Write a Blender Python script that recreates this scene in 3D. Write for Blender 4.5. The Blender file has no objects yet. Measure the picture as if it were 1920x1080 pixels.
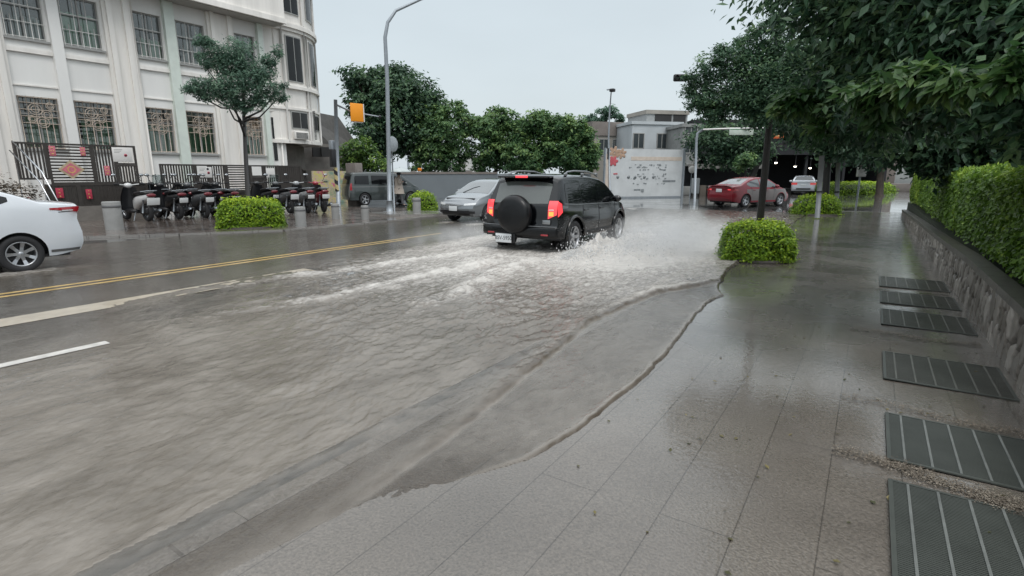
import bpy, bmesh, math, random
import numpy as np
from mathutils import Vector, Matrix, noise as mnoise
R = math.radians
SC = bpy.context.scene
COL = SC.collection
# ------------------------------------------------------------------ camera
FPX, CH, VPX, HY = 1000.0, 1.65, 1640.0, 325.0      # focal in px of a 1920 wide frame, eye height, road vanishing point, horizon row
PIT = math.atan((540-HY)/FPX)
AZ = math.atan((VPX-960)/(FPX*math.cos(PIT)+(540-HY)*math.sin(PIT)))
cd = bpy.data.cameras.new('camera'); cam = bpy.data.objects.new('camera', cd); COL.objects.link(cam)
cam.location = (0, 0, CH); cam.rotation_euler = (math.pi/2-PIT, 0, AZ)
cd.sensor_width = 36; cd.lens = FPX/1920*36; cd.clip_start = .05; cd.clip_end = 3000
SC.camera = cam
# ------------------------------------------------------------------ world, sun, exposure
SUN_EL, SUN_AZ = R(58), R(125)      # azimuth clockwise from +Y
w = bpy.data.worlds.new('World'); SC.world = w; w.use_nodes = True
nt = w.node_tree; nt.nodes.clear(); N = nt.nodes.new; LK = nt.links.new
sky = N('ShaderNodeTexSky'); sky.sky_type = 'NISHITA'; sky.sun_disc = False
sky.sun_elevation = SUN_EL; sky.sun_rotation = SUN_AZ; sky.air_density = 1.5; sky.dust_density = 4
tc = N('ShaderNodeTexCoord'); sp = N('ShaderNodeSeparateXYZ'); LK(tc.outputs['Generated'], sp.inputs[0])
rp = N('ShaderNodeValToRGB'); LK(sp.outputs['Z'], rp.inputs[0])     # overcast dome: brighter overhead
cr = rp.color_ramp; cr.elements[0].position = 0.0; cr.elements[0].color = (.62, .69, .73, 1)
cr.elements[1].position = 1; cr.elements[1].color = (1.65, 1.72, 1.76, 1)
e = cr.elements.new(.3); e.color = (.60, .675, .72, 1)
ns = N('ShaderNodeTexNoise'); ns.inputs['Scale'].default_value = 2.2; ns.inputs['Detail'].default_value = 4
mp = N('ShaderNodeMapping'); mp.inputs['Scale'].default_value = (1, 1, 3); LK(tc.outputs['Generated'], mp.inputs[0]); LK(mp.outputs[0], ns.inputs['Vector'])
nr = N('ShaderNodeMapRange'); nr.inputs[1].default_value = .3; nr.inputs[2].default_value = .7; nr.inputs[3].default_value = 9.6; nr.inputs[4].default_value = 10.4
LK(ns.outputs[0], nr.inputs[0])
vm = N('ShaderNodeVectorMath'); vm.operation = 'SCALE'; LK(rp.outputs[0], vm.inputs[0]); LK(nr.outputs[0], vm.inputs['Scale'])
mx = N('ShaderNodeMix'); mx.data_type = 'RGBA'; mx.inputs[0].default_value = .88
LK(sky.outputs[0], mx.inputs[6]); LK(vm.outputs[0], mx.inputs[7])
bg = N('ShaderNodeBackground'); bg.inputs[1].default_value = .1; LK(mx.outputs[2], bg.inputs[0])
wo = N('ShaderNodeOutputWorld'); LK(bg.outputs[0], wo.inputs[0])
sd = bpy.data.lights.new('sun', 'SUN'); sd.energy = 1.0; sd.angle = R(22); sd.color = (1, .98, .95)
so = bpy.data.objects.new('sun', sd); COL.objects.link(so)
sv = Vector((math.sin(SUN_AZ)*math.cos(SUN_EL), math.cos(SUN_AZ)*math.cos(SUN_EL), math.sin(SUN_EL)))
so.rotation_euler = sv.to_track_quat('Z', 'Y').to_euler()
SC.view_settings.view_transform = 'Standard'; SC.view_settings.look = 'None'; SC.view_settings.exposure = .25; SC.view_settings.gamma = 1
SC.cycles.max_bounces = 6; SC.cycles.transparent_max_bounces = 12; SC.cycles.use_denoising = True
SC.cycles.caustics_reflective = False; SC.cycles.caustics_refractive = False
# ------------------------------------------------------------------ measuring helpers (rows and columns of the photo -> metres)
def ray(u, v):
    dx = (u-960)/FPX; dy = (540-v)/FPX
    fw = math.cos(PIT)+dy*math.sin(PIT); up = -math.sin(PIT)+dy*math.cos(PIT)
    return dx*math.cos(AZ)-fw*math.sin(AZ), dx*math.sin(AZ)+fw*math.cos(AZ), up
def gp(u, v, z=0):
    X, Y, U = ray(u, v); t = (z-CH)/U; return X*t, Y*t
def atd(u, v, D):
    X, Y, U = ray(u, v); t = D/math.hypot(X, Y); return X*t, Y*t, CH+U*t
# ------------------------------------------------------------------ materials
def hexlin(c):
    return tuple(((x/12.92) if x <= .04045 else ((x+.055)/1.055)**2.4) for x in c)
MATS = {}
def mat(name, col=(.5, .5, .5), rough=.5, metal=0, spec=.5, var=.12, vs=3., bump=0, bs=60., emit=None, es=1, coat=0, alpha=None, stretch=None):
    if name in MATS: return MATS[name]
    m = bpy.data.materials.new(name); m.use_nodes = True; t = m.node_tree; b = t.nodes['Principled BSDF']
    b.inputs['Roughness'].default_value = rough; b.inputs['Metallic'].default_value = metal
    b.inputs['Specular IOR Level'].default_value = spec; b.inputs['Coat Weight'].default_value = coat; b.inputs['Coat Roughness'].default_value = .06
    tc = t.nodes.new('ShaderNodeTexCoord'); mpg = t.nodes.new('ShaderNodeMapping'); t.links.new(tc.outputs['Object'], mpg.inputs[0])
    if stretch: mpg.inputs['Scale'].default_value = stretch
    n = t.nodes.new('ShaderNodeTexNoise'); n.inputs['Scale'].default_value = vs; n.inputs['Detail'].default_value = 6; n.inputs['Roughness'].default_value = .6
    t.links.new(mpg.outputs[0], n.inputs['Vector'])
    r = t.nodes.new('ShaderNodeValToRGB'); t.links.new(n.outputs[0], r.inputs[0])
    r.color_ramp.elements[0].position = .25; r.color_ramp.elements[1].position = .75
    r.color_ramp.elements[0].color = tuple(max(0, c*(1-var)) for c in col)+(1,); r.color_ramp.elements[1].color = tuple(c*(1+var) for c in col)+(1,)
    t.links.new(r.outputs[0], b.inputs['Base Color'])
    if bump:
        n2 = t.nodes.new('ShaderNodeTexNoise'); n2.inputs['Scale'].default_value = bs; n2.inputs['Detail'].default_value = 4
        t.links.new(mpg.outputs[0], n2.inputs['Vector'])
        bp = t.nodes.new('ShaderNodeBump'); bp.inputs['Strength'].default_value = bump; bp.inputs['Distance'].default_value = .02
        t.links.new(n2.outputs[0], bp.inputs['Height']); t.links.new(bp.outputs[0], b.inputs['Normal'])
    if emit: b.inputs['Emission Color'].default_value = tuple(emit)+(1,); b.inputs['Emission Strength'].default_value = es
    if alpha is not None: b.inputs['Alpha'].default_value = alpha
    MATS[name] = m; return m
def glass_thin(name, tint=(.75, .8, .8), k=.5, rough=.03):
    m = bpy.data.materials.new(name); m.use_nodes = True; t = m.node_tree; t.nodes.clear()
    tr = t.nodes.new('ShaderNodeBsdfTransparent'); tr.inputs[0].default_value = tint+(1,)
    gl = t.nodes.new('ShaderNodeBsdfGlossy'); gl.inputs['Roughness'].default_value = rough
    fr = t.nodes.new('ShaderNodeFresnel'); fr.inputs[0].default_value = 1.5
    ad = t.nodes.new('ShaderNodeMath'); ad.operation = 'MULTIPLY_ADD'; ad.inputs[1].default_value = 1.5; ad.inputs[2].default_value = k*.1; ad.use_clamp = True
    t.links.new(fr.outputs[0], ad.inputs[0])
    mi = t.nodes.new('ShaderNodeMixShader'); o = t.nodes.new('ShaderNodeOutputMaterial')
    t.links.new(ad.outputs[0], mi.inputs[0]); t.links.new(tr.outputs[0], mi.inputs[1]); t.links.new(gl.outputs[0], mi.inputs[2]); t.links.new(mi.outputs[0], o.inputs[0])
    return m
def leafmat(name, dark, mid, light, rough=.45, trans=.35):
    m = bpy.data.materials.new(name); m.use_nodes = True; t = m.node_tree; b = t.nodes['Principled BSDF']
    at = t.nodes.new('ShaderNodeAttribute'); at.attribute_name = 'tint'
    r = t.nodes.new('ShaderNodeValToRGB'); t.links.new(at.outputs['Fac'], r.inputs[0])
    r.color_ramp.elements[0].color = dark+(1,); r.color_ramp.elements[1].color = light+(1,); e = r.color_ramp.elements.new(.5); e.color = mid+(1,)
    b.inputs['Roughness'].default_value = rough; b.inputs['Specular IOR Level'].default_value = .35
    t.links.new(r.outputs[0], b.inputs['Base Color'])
    tl = t.nodes.new('ShaderNodeBsdfTranslucent'); t.links.new(r.outputs[0], tl.inputs[0])
    mi = t.nodes.new('ShaderNodeMixShader'); mi.inputs[0].default_value = trans; o = t.nodes['Material Output']
    t.links.new(b.outputs[0], mi.inputs[1]); t.links.new(tl.outputs[0], mi.inputs[2]); t.links.new(mi.outputs[0], o.inputs[0])
    return m
# ------------------------------------------------------------------ object helpers
def tag(o, label=None, cat=None, group=None, kind=None):
    if label: o['label'] = label
    if cat: o['category'] = cat
    if group: o['group'] = group
    if kind: o['kind'] = kind
    return o
def thing(name, loc=(0, 0, 0), az=None, label=None, cat=None, group=None, rz=0):
    o = bpy.data.objects.new(name, None); COL.objects.link(o); o.location = loc; o.empty_display_size = .2
    o.rotation_euler = (0, 0, (math.pi/2-R(az)) if az is not None else rz)
    return tag(o, label, cat, group)
def kids(o): return [c for c in bpy.data.objects if c.parent == o]
def copy_tree(o, parent=None, kmap=None):
    if kmap is None:
        kmap = {}
        for x in bpy.data.objects:
            if x.parent: kmap.setdefault(x.parent, []).append(x)
    c = o.copy(); COL.objects.link(c); c.parent = parent
    for ch in kmap.get(o, []): copy_tree(ch, c, kmap)
    return c
class MB:
    def __init__(s): s.v = []; s.f = []; s.mi = []; s.sm = []
    def add(s, vs, fs, mi=0, smooth=False):
        o = len(s.v); s.v += [tuple(v) for v in vs]; s.f += [tuple(i+o for i in f) for f in fs]; s.mi += [mi]*len(fs); s.sm += [smooth]*len(fs); return s
    def box(s, c, d, rz=0, mi=0, M=None, taper=1):
        vs = []
        for z in (-.5, .5):
            k = taper if z > 0 else 1
            for x, y in ((-.5, -.5), (.5, -.5), (.5, .5), (-.5, .5)):
                p = Vector((x*d[0]*k, y*d[1]*k, z*d[2]))
                if rz: p = Matrix.Rotation(rz, 3, 'Z') @ p
                if M is not None: p = M @ p
                vs.append((p.x+c[0], p.y+c[1], p.z+c[2]))
        return s.add(vs, [(0, 3, 2, 1), (4, 5, 6, 7), (0, 1, 5, 4), (1, 2, 6, 5), (2, 3, 7, 6), (3, 0, 4, 7)], mi)
    def bb(s, x0, x1, y0, y1, z0, z1, mi=0): return s.box(((x0+x1)/2, (y0+y1)/2, (z0+z1)/2), (abs(x1-x0), abs(y1-y0), abs(z1-z0)), mi=mi)
    def rbox(s, c, d, r=.02, M=None, mi=0, seg=2):
        bm = bmesh.new(); bmesh.ops.create_cube(bm, size=1)
        for v in bm.verts: v.co = Vector((v.co.x*d[0], v.co.y*d[1], v.co.z*d[2]))
        bmesh.ops.bevel(bm, geom=bm.edges[:], offset=r, segments=seg, affect='EDGES', profile=.5)
        bm.verts.index_update(); vs = []
        for v in bm.verts:
            p = v.co.copy()
            if M is not None: p = M @ p
            vs.append((p.x+c[0], p.y+c[1], p.z+c[2]))
        s.add(vs, [[v.index for v in f.verts] for f in bm.faces], mi, True); bm.free(); return s
    def tube(s, pts, r, n=8, mi=0, cap=True, smooth=True):
        pts = [Vector(p) for p in pts]; rs = r if hasattr(r, '__len__') else [r]*len(pts)
        vs = []; fs = []; up = None
        for i, p in enumerate(pts):
            d = (pts[min(i+1, len(pts)-1)]-pts[max(i-1, 0)]).normalized()
            if up is None: up = Vector((0, 0, 1)) if abs(d.z) < .9 else Vector((1, 0, 0))
            a = d.cross(up).normalized(); b = a.cross(d).normalized(); up = b
            for k in range(n):
                t = 2*math.pi*k/n; vs.append(p+a*math.cos(t)*rs[i]+b*math.sin(t)*rs[i])
        for i in range(len(pts)-1):
            for k in range(n): fs.append((i*n+k, i*n+(k+1) % n, (i+1)*n+(k+1) % n, (i+1)*n+k))
        if cap: fs.append(tuple(range(n))); fs.append(tuple((len(pts)-1)*n+k for k in reversed(range(n))))
        return s.add(vs, fs, mi, smooth)
    def lathe(s, prof, c=(0, 0, 0), n=24, M=None, mi=0, smooth=True):   # prof: (r,z) about z axis
        vs = []; fs = []
        for r, z in prof:
            for k in range(n):
                t = 2*math.pi*k/n; p = Vector((r*math.cos(t), r*math.sin(t), z))
                if M is not None: p = M @ p
                vs.append((p.x+c[0], p.y+c[1], p.z+c[2]))
        for i in range(len(prof)-1):
            for k in range(n): fs.append((i*n+k, i*n+(k+1) % n, (i+1)*n+(k+1) % n, (i+1)*n+k))
        return s.add(vs, fs, mi, smooth)
    def ball(s, c, r, n=12, mi=0, M=None):
        rr = r if hasattr(r, '__len__') else (r, r, r); vs = []; fs = []; m = n//2
        for i in range(m+1):
            ph = math.pi*i/m
            for k in range(n):
                t = 2*math.pi*k/n; p = Vector((rr[0]*math.sin(ph)*math.cos(t), rr[1]*math.sin(ph)*math.sin(t), rr[2]*math.cos(ph)))
                if M is not None: p = M @ p
                vs.append((p.x+c[0], p.y+c[1], p.z+c[2]))
        for i in range(m):
            for k in range(n): fs.append((i*n+k, (i+1)*n+k, (i+1)*n+(k+1) % n, i*n+(k+1) % n))
        return s.add(vs, fs, mi, True)
    def prism(s, poly, z0, z1, mi=0):
        n = len(poly); vs = [(x, y, z0) for x, y in poly]+[(x, y, z1) for x, y in poly]
        return s.add(vs, [tuple(reversed(range(n))), tuple(range(n, 2*n))]+[(k, (k+1) % n, n+(k+1) % n, n+k) for k in range(n)], mi)
    def xform(s, M):
        s.v = [tuple(M @ Vector(v)) for v in s.v]; return s
    def build(s, name, mats, parent=None, loc=None):
        me = bpy.data.meshes.new(name); me.from_pydata(s.v, [], s.f)
        for m in (mats if isinstance(mats, (list, tuple)) else [mats]): me.materials.append(m)
        me.polygons.foreach_set('material_index', s.mi); me.polygons.foreach_set('use_smooth', s.sm); me.update()
        o = bpy.data.objects.new(name, me); COL.objects.link(o)
        if parent: o.parent = parent
        if loc: o.location = loc
        return o
def npmesh(name, V, F, m, parent=None, attrs=None, smooth=False, loc=None):
    V = np.asarray(V, dtype=np.float32); F = np.asarray(F, dtype=np.int32); k = F.shape[1]
    me = bpy.data.meshes.new(name); me.vertices.add(len(V)); me.vertices.foreach_set('co', V.ravel())
    me.loops.add(F.size); me.loops.foreach_set('vertex_index', F.ravel())
    me.polygons.add(len(F)); me.polygons.foreach_set('loop_start', np.arange(0, F.size, k, dtype=np.int32)); me.polygons.foreach_set('loop_total', np.full(len(F), k, dtype=np.int32))
    me.update(calc_edges=True)
    me.polygons.foreach_set('use_smooth', np.full(len(F), smooth))
    for an, av in (attrs or {}).items():
        a = me.attributes.new(an, 'FLOAT', 'POINT'); a.data.foreach_set('value', np.asarray(av, dtype=np.float32))
    me.materials.append(m); me.validate()
    o = bpy.data.objects.new(name, me); COL.objects.link(o)
    if parent: o.parent = parent
    if loc: o.location = loc
    return o
def text(s, size, m, parent=None, M=None, name='lettering', font_extr=.002, squash=1):
    cu = bpy.data.curves.new('txt', 'FONT'); cu.body = s; cu.size = size; cu.align_x = 'CENTER'; cu.align_y = 'CENTER'; cu.extrude = font_extr
    t = bpy.data.objects.new('txt', cu); COL.objects.link(t)
    dg = bpy.context.evaluated_depsgraph_get(); dg.update(); me = bpy.data.meshes.new_from_object(t.evaluated_get(dg)); me.name = name
    bpy.data.objects.remove(t); bpy.data.curves.remove(cu)
    if M is not None: me.transform(M @ Matrix.Diagonal((squash, 1, 1, 1)))
    me.materials.clear(); me.materials.append(m)
    o = bpy.data.objects.new(name, me); COL.objects.link(o); o.parent = parent; return o
# value noise on numpy arrays
_rs = np.random.RandomState(5); _tab = _rs.rand(256, 256)
def vnoise(x, y):
    xi = np.floor(x).astype(int); yi = np.floor(y).astype(int); fx = x-xi; fy = y-yi
    fx = fx*fx*(3-2*fx); fy = fy*fy*(3-2*fy)
    a = _tab[xi & 255, yi & 255]; b = _tab[(xi+1) & 255, yi & 255]; c = _tab[xi & 255, (yi+1) & 255]; d = _tab[(xi+1) & 255, (yi+1) & 255]
    return (a*(1-fx)+b*fx)*(1-fy)+(c*(1-fx)+d*fx)*fy
def fbm(x, y, o=4, g=.5):
    s = 0; a = 1; t = 0
    for i in range(o): s = s+a*vnoise(x*2**i+17.3*i, y*2**i+9.1*i); t += a; a *= g
    return s/t
# shared materials
M_dark = mat('near black rubber', (.018, .018, .02), .75, var=.2)
M_black_pl = mat('black plastic', (.012, .012, .014), .45, var=.2)
M_chrome = mat('bright metal', (.62, .63, .65), .22, metal=1, var=.05)
M_alu = mat('wheel alloy', (.45, .46, .48), .32, metal=.85, var=.08)
M_glassd = mat('dark car glass', (.006, .007, .008), .04, spec=.45, var=.3)
M_plate = mat('white plate', (.72, .74, .75), .4, var=.05)
M_ink = mat('black ink', (.015, .015, .02), .5)
M_red = mat('red lens', (.32, .012, .02), .15, coat=1, var=.15)
M_redlit = mat('lit red lens', (.6, .03, .03), .15, coat=1, emit=(1, .07, .09), es=.8)
M_amber = mat('lit amber lens', (.8, .35, .05), .2, emit=(1, .38, .1), es=.7)
M_clear = mat('clear lens', (.55, .56, .57), .1, coat=1, spec=.8)
M_galv = mat('galvanised steel', (.3, .33, .36), .45, metal=.35, var=.12, vs=8)
M_concr = mat('concrete', (.3, .29, .275), .75, var=.2, vs=5, bump=.3)
# ================================================================== THE SETTING: ground, road, water, pavements
def wetmat(name, dry, tint2, rough=(.08, .4), brick=None, bumps=.25, bs=40., ps=.5, spec=.5, coat=(.85, .08, .35, 18)):
    m = bpy.data.materials.new(name); m.use_nodes = True; t = m.node_tree; b = t.nodes['Principled BSDF']; A = t.nodes.new; L = t.links.new
    tc = A('ShaderNodeTexCoord')
    n1 = A('ShaderNodeTexNoise'); n1.inputs['Scale'].default_value = ps; n1.inputs['Detail'].default_value = 7; L(tc.outputs['Object'], n1.inputs['Vector'])
    n2 = A('ShaderNodeTexNoise'); n2.inputs['Scale'].default_value = bs; n2.inputs['Detail'].default_value = 3; L(tc.outputs['Object'], n2.inputs['Vector'])
    r = A('ShaderNodeValToRGB'); L(n1.outputs[0], r.inputs[0]); r.color_ramp.elements[0].position = .3; r.color_ramp.elements[1].position = .7
    r.color_ramp.elements[0].color = dry+(1,); r.color_ramp.elements[1].color = tint2+(1,)
    g = A('ShaderNodeMix'); g.data_type = 'RGBA'; g.blend_type = 'MULTIPLY'; g.inputs[0].default_value = .7; L(r.outputs[0], g.inputs[6])
    gr = A('ShaderNodeMapRange'); gr.inputs[1].default_value = .3; gr.inputs[2].default_value = .7; gr.inputs[3].default_value = .55; gr.inputs[4].default_value = 1.3; L(n2.outputs[0], gr.inputs[0])
    L(gr.outputs[0], g.inputs[7]); col = g.outputs[2]; h = n2.outputs[0]
    if brick:
        bk = A('ShaderNodeTexBrick'); mp = A('ShaderNodeMapping'); mp.inputs['Location'].default_value = brick.get('loc', (0, 0, 0)); mp.inputs['Rotation'].default_value = (0, 0, brick.get('rot', 0))
        L(tc.outputs['Object'], mp.inputs[0]); L(mp.outputs[0], bk.inputs['Vector'])
        bk.inputs['Scale'].default_value = 1; bk.inputs['Brick Width'].default_value = brick['w']; bk.inputs['Row Height'].default_value = brick['h']; bk.inputs['Mortar Size'].default_value = brick.get('m', .004); bk.inputs['Mortar Smooth'].default_value = .2
        bk.inputs['Color1'].default_value = (1, 1, 1, 1); bk.inputs['Color2'].default_value = (.94, .94, .94, 1); bk.inputs['Mortar'].default_value = (.5, .49, .48, 1); bk.offset = brick.get('off', .5)
        g2 = A('ShaderNodeMix'); g2.data_type = 'RGBA'; g2.blend_type = 'MULTIPLY'; g2.inputs[0].default_value = 1; L(col, g2.inputs[6]); L(bk.outputs[0], g2.inputs[7]); col = g2.outputs[2]
        ms = A('ShaderNodeMath'); ms.operation = 'MULTIPLY_ADD'; ms.inputs[1].default_value = -1.5; L(bk.outputs['Fac'], ms.inputs[0]); L(n2.outputs[0], ms.inputs[2]); h = ms.outputs[0]
    L(col, b.inputs['Base Color'])
    n3 = A('ShaderNodeTexNoise'); n3.inputs['Scale'].default_value = ps*1.7; n3.inputs['Detail'].default_value = 5; L(tc.outputs['Object'], n3.inputs['Vector'])
    rr = A('ShaderNodeMapRange'); rr.inputs[1].default_value = .35; rr.inputs[2].default_value = .65; rr.inputs[3].default_value = rough[0]; rr.inputs[4].default_value = rough[1]
    L(n3.outputs[0], rr.inputs[0]); L(rr.outputs[0], b.inputs['Roughness'])
    bp = A('ShaderNodeBump'); bp.inputs['Strength'].default_value = bumps; bp.inputs['Distance'].default_value = .01; L(h, bp.inputs['Height']); L(bp.outputs[0], b.inputs['Normal'])
    b.inputs['Specular IOR Level'].default_value = spec
    b.inputs['Coat Weight'].default_value = coat[0]; b.inputs['Coat Roughness'].default_value = coat[1]; b.inputs['Coat IOR'].default_value = 1.45
    bw = A('ShaderNodeTexNoise'); bw.inputs['Scale'].default_value = coat[3]; bw.inputs['Detail'].default_value = 3; L(tc.outputs['Object'], bw.inputs['Vector'])
    bc = A('ShaderNodeBump'); bc.inputs['Strength'].default_value = coat[2]; bc.inputs['Distance'].default_value = .008; L(bw.outputs[0], bc.inputs['Height']); L(bc.outputs[0], b.inputs['Coat Normal'])
    return m
M_asph = wetmat('wet asphalt', (.09, .087, .084), (.13, .126, .12), (.12, .45), bs=55, ps=.35, coat=(1, .04, .12, 5))
M_slab = wetmat('wet stone slabs', (.095, .08, .066), (.175, .153, .13), (.12, .45), coat=(1, .05, .16, 30), brick=dict(w=2.31, h=.333, m=.003, rot=math.pi/2, loc=(.02, .35, 0)), bs=75, ps=.8, bumps=.6)
M_tilel = wetmat('wet brown paving', (.12, .092, .078), (.19, .16, .14), (.12, .45), brick=dict(w=.3, h=.3, m=.006), bs=30, ps=.6)
M_kerb = wetmat('wet granite kerb', (.22, .21, .2), (.3, .28, .26), (.2, .5), brick=dict(w=.9, h=4, m=.01, rot=math.pi/2), bs=60, ps=1)
M_ypaint = mat('worn yellow paint', (.5, .33, .1), .4, var=.35, vs=6, bump=.2, coat=.4)
M_wpaint = mat('worn white paint', (.5, .48, .45), .5, var=.35, vs=7, bump=.2, coat=.4)
M_bpaint = mat('muddy cream paint', (.36, .31, .24), .45, var=.25, vs=5, bump=.2, coat=.4)
M_earth = mat('far ground', (.09, .09, .085), .8, var=.3, vs=.2)

def sheet(name, poly, z, m, kind='structure'):
    b = MB(); n = len(poly); b.add([(x, y, z) for x, y in poly], [tuple(range(n))]); o = b.build(name, m); return tag(o, kind=kind)
def slab(name, poly, z0, z1, m): o = MB().prism(poly, z0, z1).build(name, m); return tag(o, kind='structure')
sheet('ground', [(-1500, -1500), (1500, -1500), (1500, 1500), (-1500, 1500)], -.35, M_earth)
KX = -2.45                                  # kerb of the near pavement
SIDE_END = 27.5
def road_z(X, Y):
    t = np.clip((X+6.6)/(KX+6.6), 0, 1)**1.2
    end = np.clip((24-Y)/8, 0, 1)
    return -.006-.115*t*end - .004*np.clip((X+9.9)/3.3, 0, 1)*end-np.where((X > KX+.02), .14, 0)*(Y < SIDE_END)
def pave_z(X, Y): return .004+.011*(X-KX)+.004*np.clip((Y-12)/6, 0, 1)
xs = np.concatenate([np.arange(-110, -16, 2.), np.arange(-16, -2.4, .2), [-2.42], np.arange(-2.2, 1, .8), np.arange(1.5, 60, 3)])
ys = np.concatenate([np.arange(-40, -4, 3.), np.arange(-4, 27.4, .4), [27.5, 27.6], np.arange(28.5, 60, 2), np.arange(60, 180, 6.)])
XX, YY = np.meshgrid(xs, ys, indexing='ij'); ZZ = road_z(XX, YY)
def gridfaces(a, b):
    i = np.arange(a*b).reshape(a, b); return np.stack([i[:-1, :-1], i[1:, :-1], i[1:, 1:], i[:-1, 1:]], -1).reshape(-1, 4)
tag(npmesh('road', np.stack([XX, YY, ZZ], -1).reshape(-1, 3), gridfaces(*XX.shape), M_asph, smooth=True), kind='structure')
def stripe(name, x0, x1, y0, y1, m, dx=0, dz=.008):
    yy = np.arange(y0, y1, .4); V = []
    for y in yy:
        for x in (x0, x1): V.append((x+dx*(y-y0), y, float(road_z(np.float64(x+dx*(y-y0)), np.float64(y)))+dz))
    i = np.arange(len(yy)-1)*2
    return tag(npmesh(name, V, np.stack([i, i+1, i+3, i+2], -1), m), kind='structure')
stripe('centre_line', -10.02, -9.92, -3, 11.5, M_ypaint, dz=.0085); stripe('centre_line', -9.78, -9.68, -3, 10, M_ypaint, dz=.0085)
stripe('lane_line', -6.22, -6.1, -2, 2.1, M_wpaint, dz=.027); stripe('lane_line', -6.22, -6.1, 7.5, 11.5, M_wpaint)
stripe('straight_arrow_marking', -8.22, -7.78, -1.5, 5.8, M_bpaint, dz=.013)
stripe('stop_line', -9.6, -2.6, 24.2, 24.9, M_wpaint)
# near pavement
xs = np.arange(KX+.12, 6, .25); ys = np.concatenate([np.arange(-6, 27.6, .4), [27.5]])
XX, YY = np.meshgrid(xs, ys, indexing='ij')
tag(npmesh('pavement', np.stack([XX, YY, pave_z(XX, YY)], -1).reshape(-1, 3), gridfaces(*XX.shape), M_slab, smooth=True), kind='structure')
kb = MB()
for y in np.arange(-6, 27.4, .9):
    kb.add([(KX-.01, y, -.25), (KX+.12, y, -.25), (KX+.12, y+.895, -.25), (KX-.01, y+.895, -.25), (KX-.01, y, .008), (KX+.12, y, .009), (KX+.12, y+.895, .009), (KX-.01, y+.895, .008)], [(0, 3, 2, 1), (4, 5, 6, 7), (0, 1, 5, 4), (1, 2, 6, 5), (2, 3, 7, 6), (3, 0, 4, 7)])
tag(kb.build('kerb', M_kerb), kind='structure')
# slot drain along the kerb: cast strip on the road side of the kerb
sl = MB(); sl.bb(KX-.13, KX-.012, -6, 22, -.1, .004); tag(sl.build('drain_channel', mat('drain channel', (.12, .13, .135), .35, metal=.3, var=.3, vs=6, coat=.4)), kind='structure')
slab('pavement_end', [(KX, 27.5), (1.2, 27.5), (1.2, 27.9), (KX+.3, 27.9)], -.2, .03, M_kerb)
# far pavement in front of the white building
LP = [(-30, -6), (-19.6, -6), (-19.4, 2.5), (-17.4, 5.0), (-15.6, 7.1), (-14.25, 9.3), (-13.95, 12), (-14.1, 15.5), (-15.2, 17.6), (-18, 18.9), (-23, 16.8), (-30, 16.5)]
slab('pavement', LP, -.2, .035, M_tilel)
kk = MB()
for a, b in zip(LP[1:9], LP[2:10]):
    a = Vector(a); b = Vector(b); d = (b-a).normalized(); nn = Vector((d.y, -d.x))
    k = int((b-a).length/.8)+1
    for i in range(k):
        p = a.lerp(b, (i+.5)/k); kk.box((p.x+nn.x*.07, p.y+nn.y*.07, -.07), ((b-a).length/k-.012, .14, .24), rz=math.atan2(d.y, d.x))
tag(kk.build('kerb', M_kerb), kind='structure')
# planted island by the grey sedan
IP = [(gp(775, 404)[0]+a, gp(775, 404)[1]+b) for a, b in ((-1.6, -.9), (-.2, -1.1), (1.0, -.2), (1.2, .8), (.2, 1.5), (-1.2, 1.2))]
slab('pavement', IP, -.15, .1, M_kerb)

# ------------------------------------------------------------------ flood water: one height field over road and the edge of the pavement
def polyx(pts, Y):
    pts = sorted(pts, key=lambda p: p[1]); return np.interp(Y, [p[1] for p in pts], [p[0] for p in pts])
L1 = [(-2.35, -2), (-2.12, .6), (-2.02, 1.5), (-2.08, 2.55), (-2.25, 3.8), (-2.47, 5.21), (-2.42, 6.3), (-2.3, 7.2), (-1.95, 7.9), (-1.75, 8.6), (-1.9, 12)]
L2 = [(-2.15, -1), (-2.08, .8), (-1.98, 1.5), (-1.68, 2.0), (-1.48, 2.4), (-1.4, 2.9), (-1.37, 3.66), (-1.42, 4.6), (-1.5, 5.6), (-1.6, 6.98), (-1.52, 7.5), (-1.72, 8.2), (-1.9, 9.47), (-2.0, 12), (-2.1, 20)]
# wake crests behind the black car (measured on the water)
W1 = [gp(640, 606), gp(760, 588), gp(860, 556), gp(930, 520), gp(1005, 490)]
W2 = [gp(180, 585), gp(400, 540), (gp(560, 518)), gp(760, 492), gp(900, 470)]
W3 = [gp(180, 650), gp(420, 592), gp(600, 560), gp(800, 520), gp(940, 484)]
W4 = [gp(880, 800), gp(1010, 690), gp(1120, 610), gp(1240, 545), gp(1350, 535)]
def dist_poly(X, Y, pts):
    best = np.full(X.shape, 1e9); side = np.zeros(X.shape); par = np.zeros(X.shape); acc = 0
    for (ax, ay), (bx, by) in zip(pts[:-1], pts[1:]):
        dx, dy = bx-ax, by-ay; l2 = dx*dx+dy*dy; t = np.clip(((X-ax)*dx+(Y-ay)*dy)/l2, 0, 1)
        px, py = ax+t*dx, ay+t*dy; d = np.hypot(X-px, Y-py); s = np.sign((X-ax)*dy-(Y-ay)*dx)
        m = d < best; best = np.where(m, d, best); side = np.where(m, s, side); par = np.where(m, acc+t*math.sqrt(l2), par); acc += math.sqrt(l2)
    return best*side, par/acc
def ridge(d, wl, wr): return np.where(d < 0, np.exp(-(d/wl)**2), np.exp(-(d/wr)**2))
SUVR = Vector((-5.2, 10.35))
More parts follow.
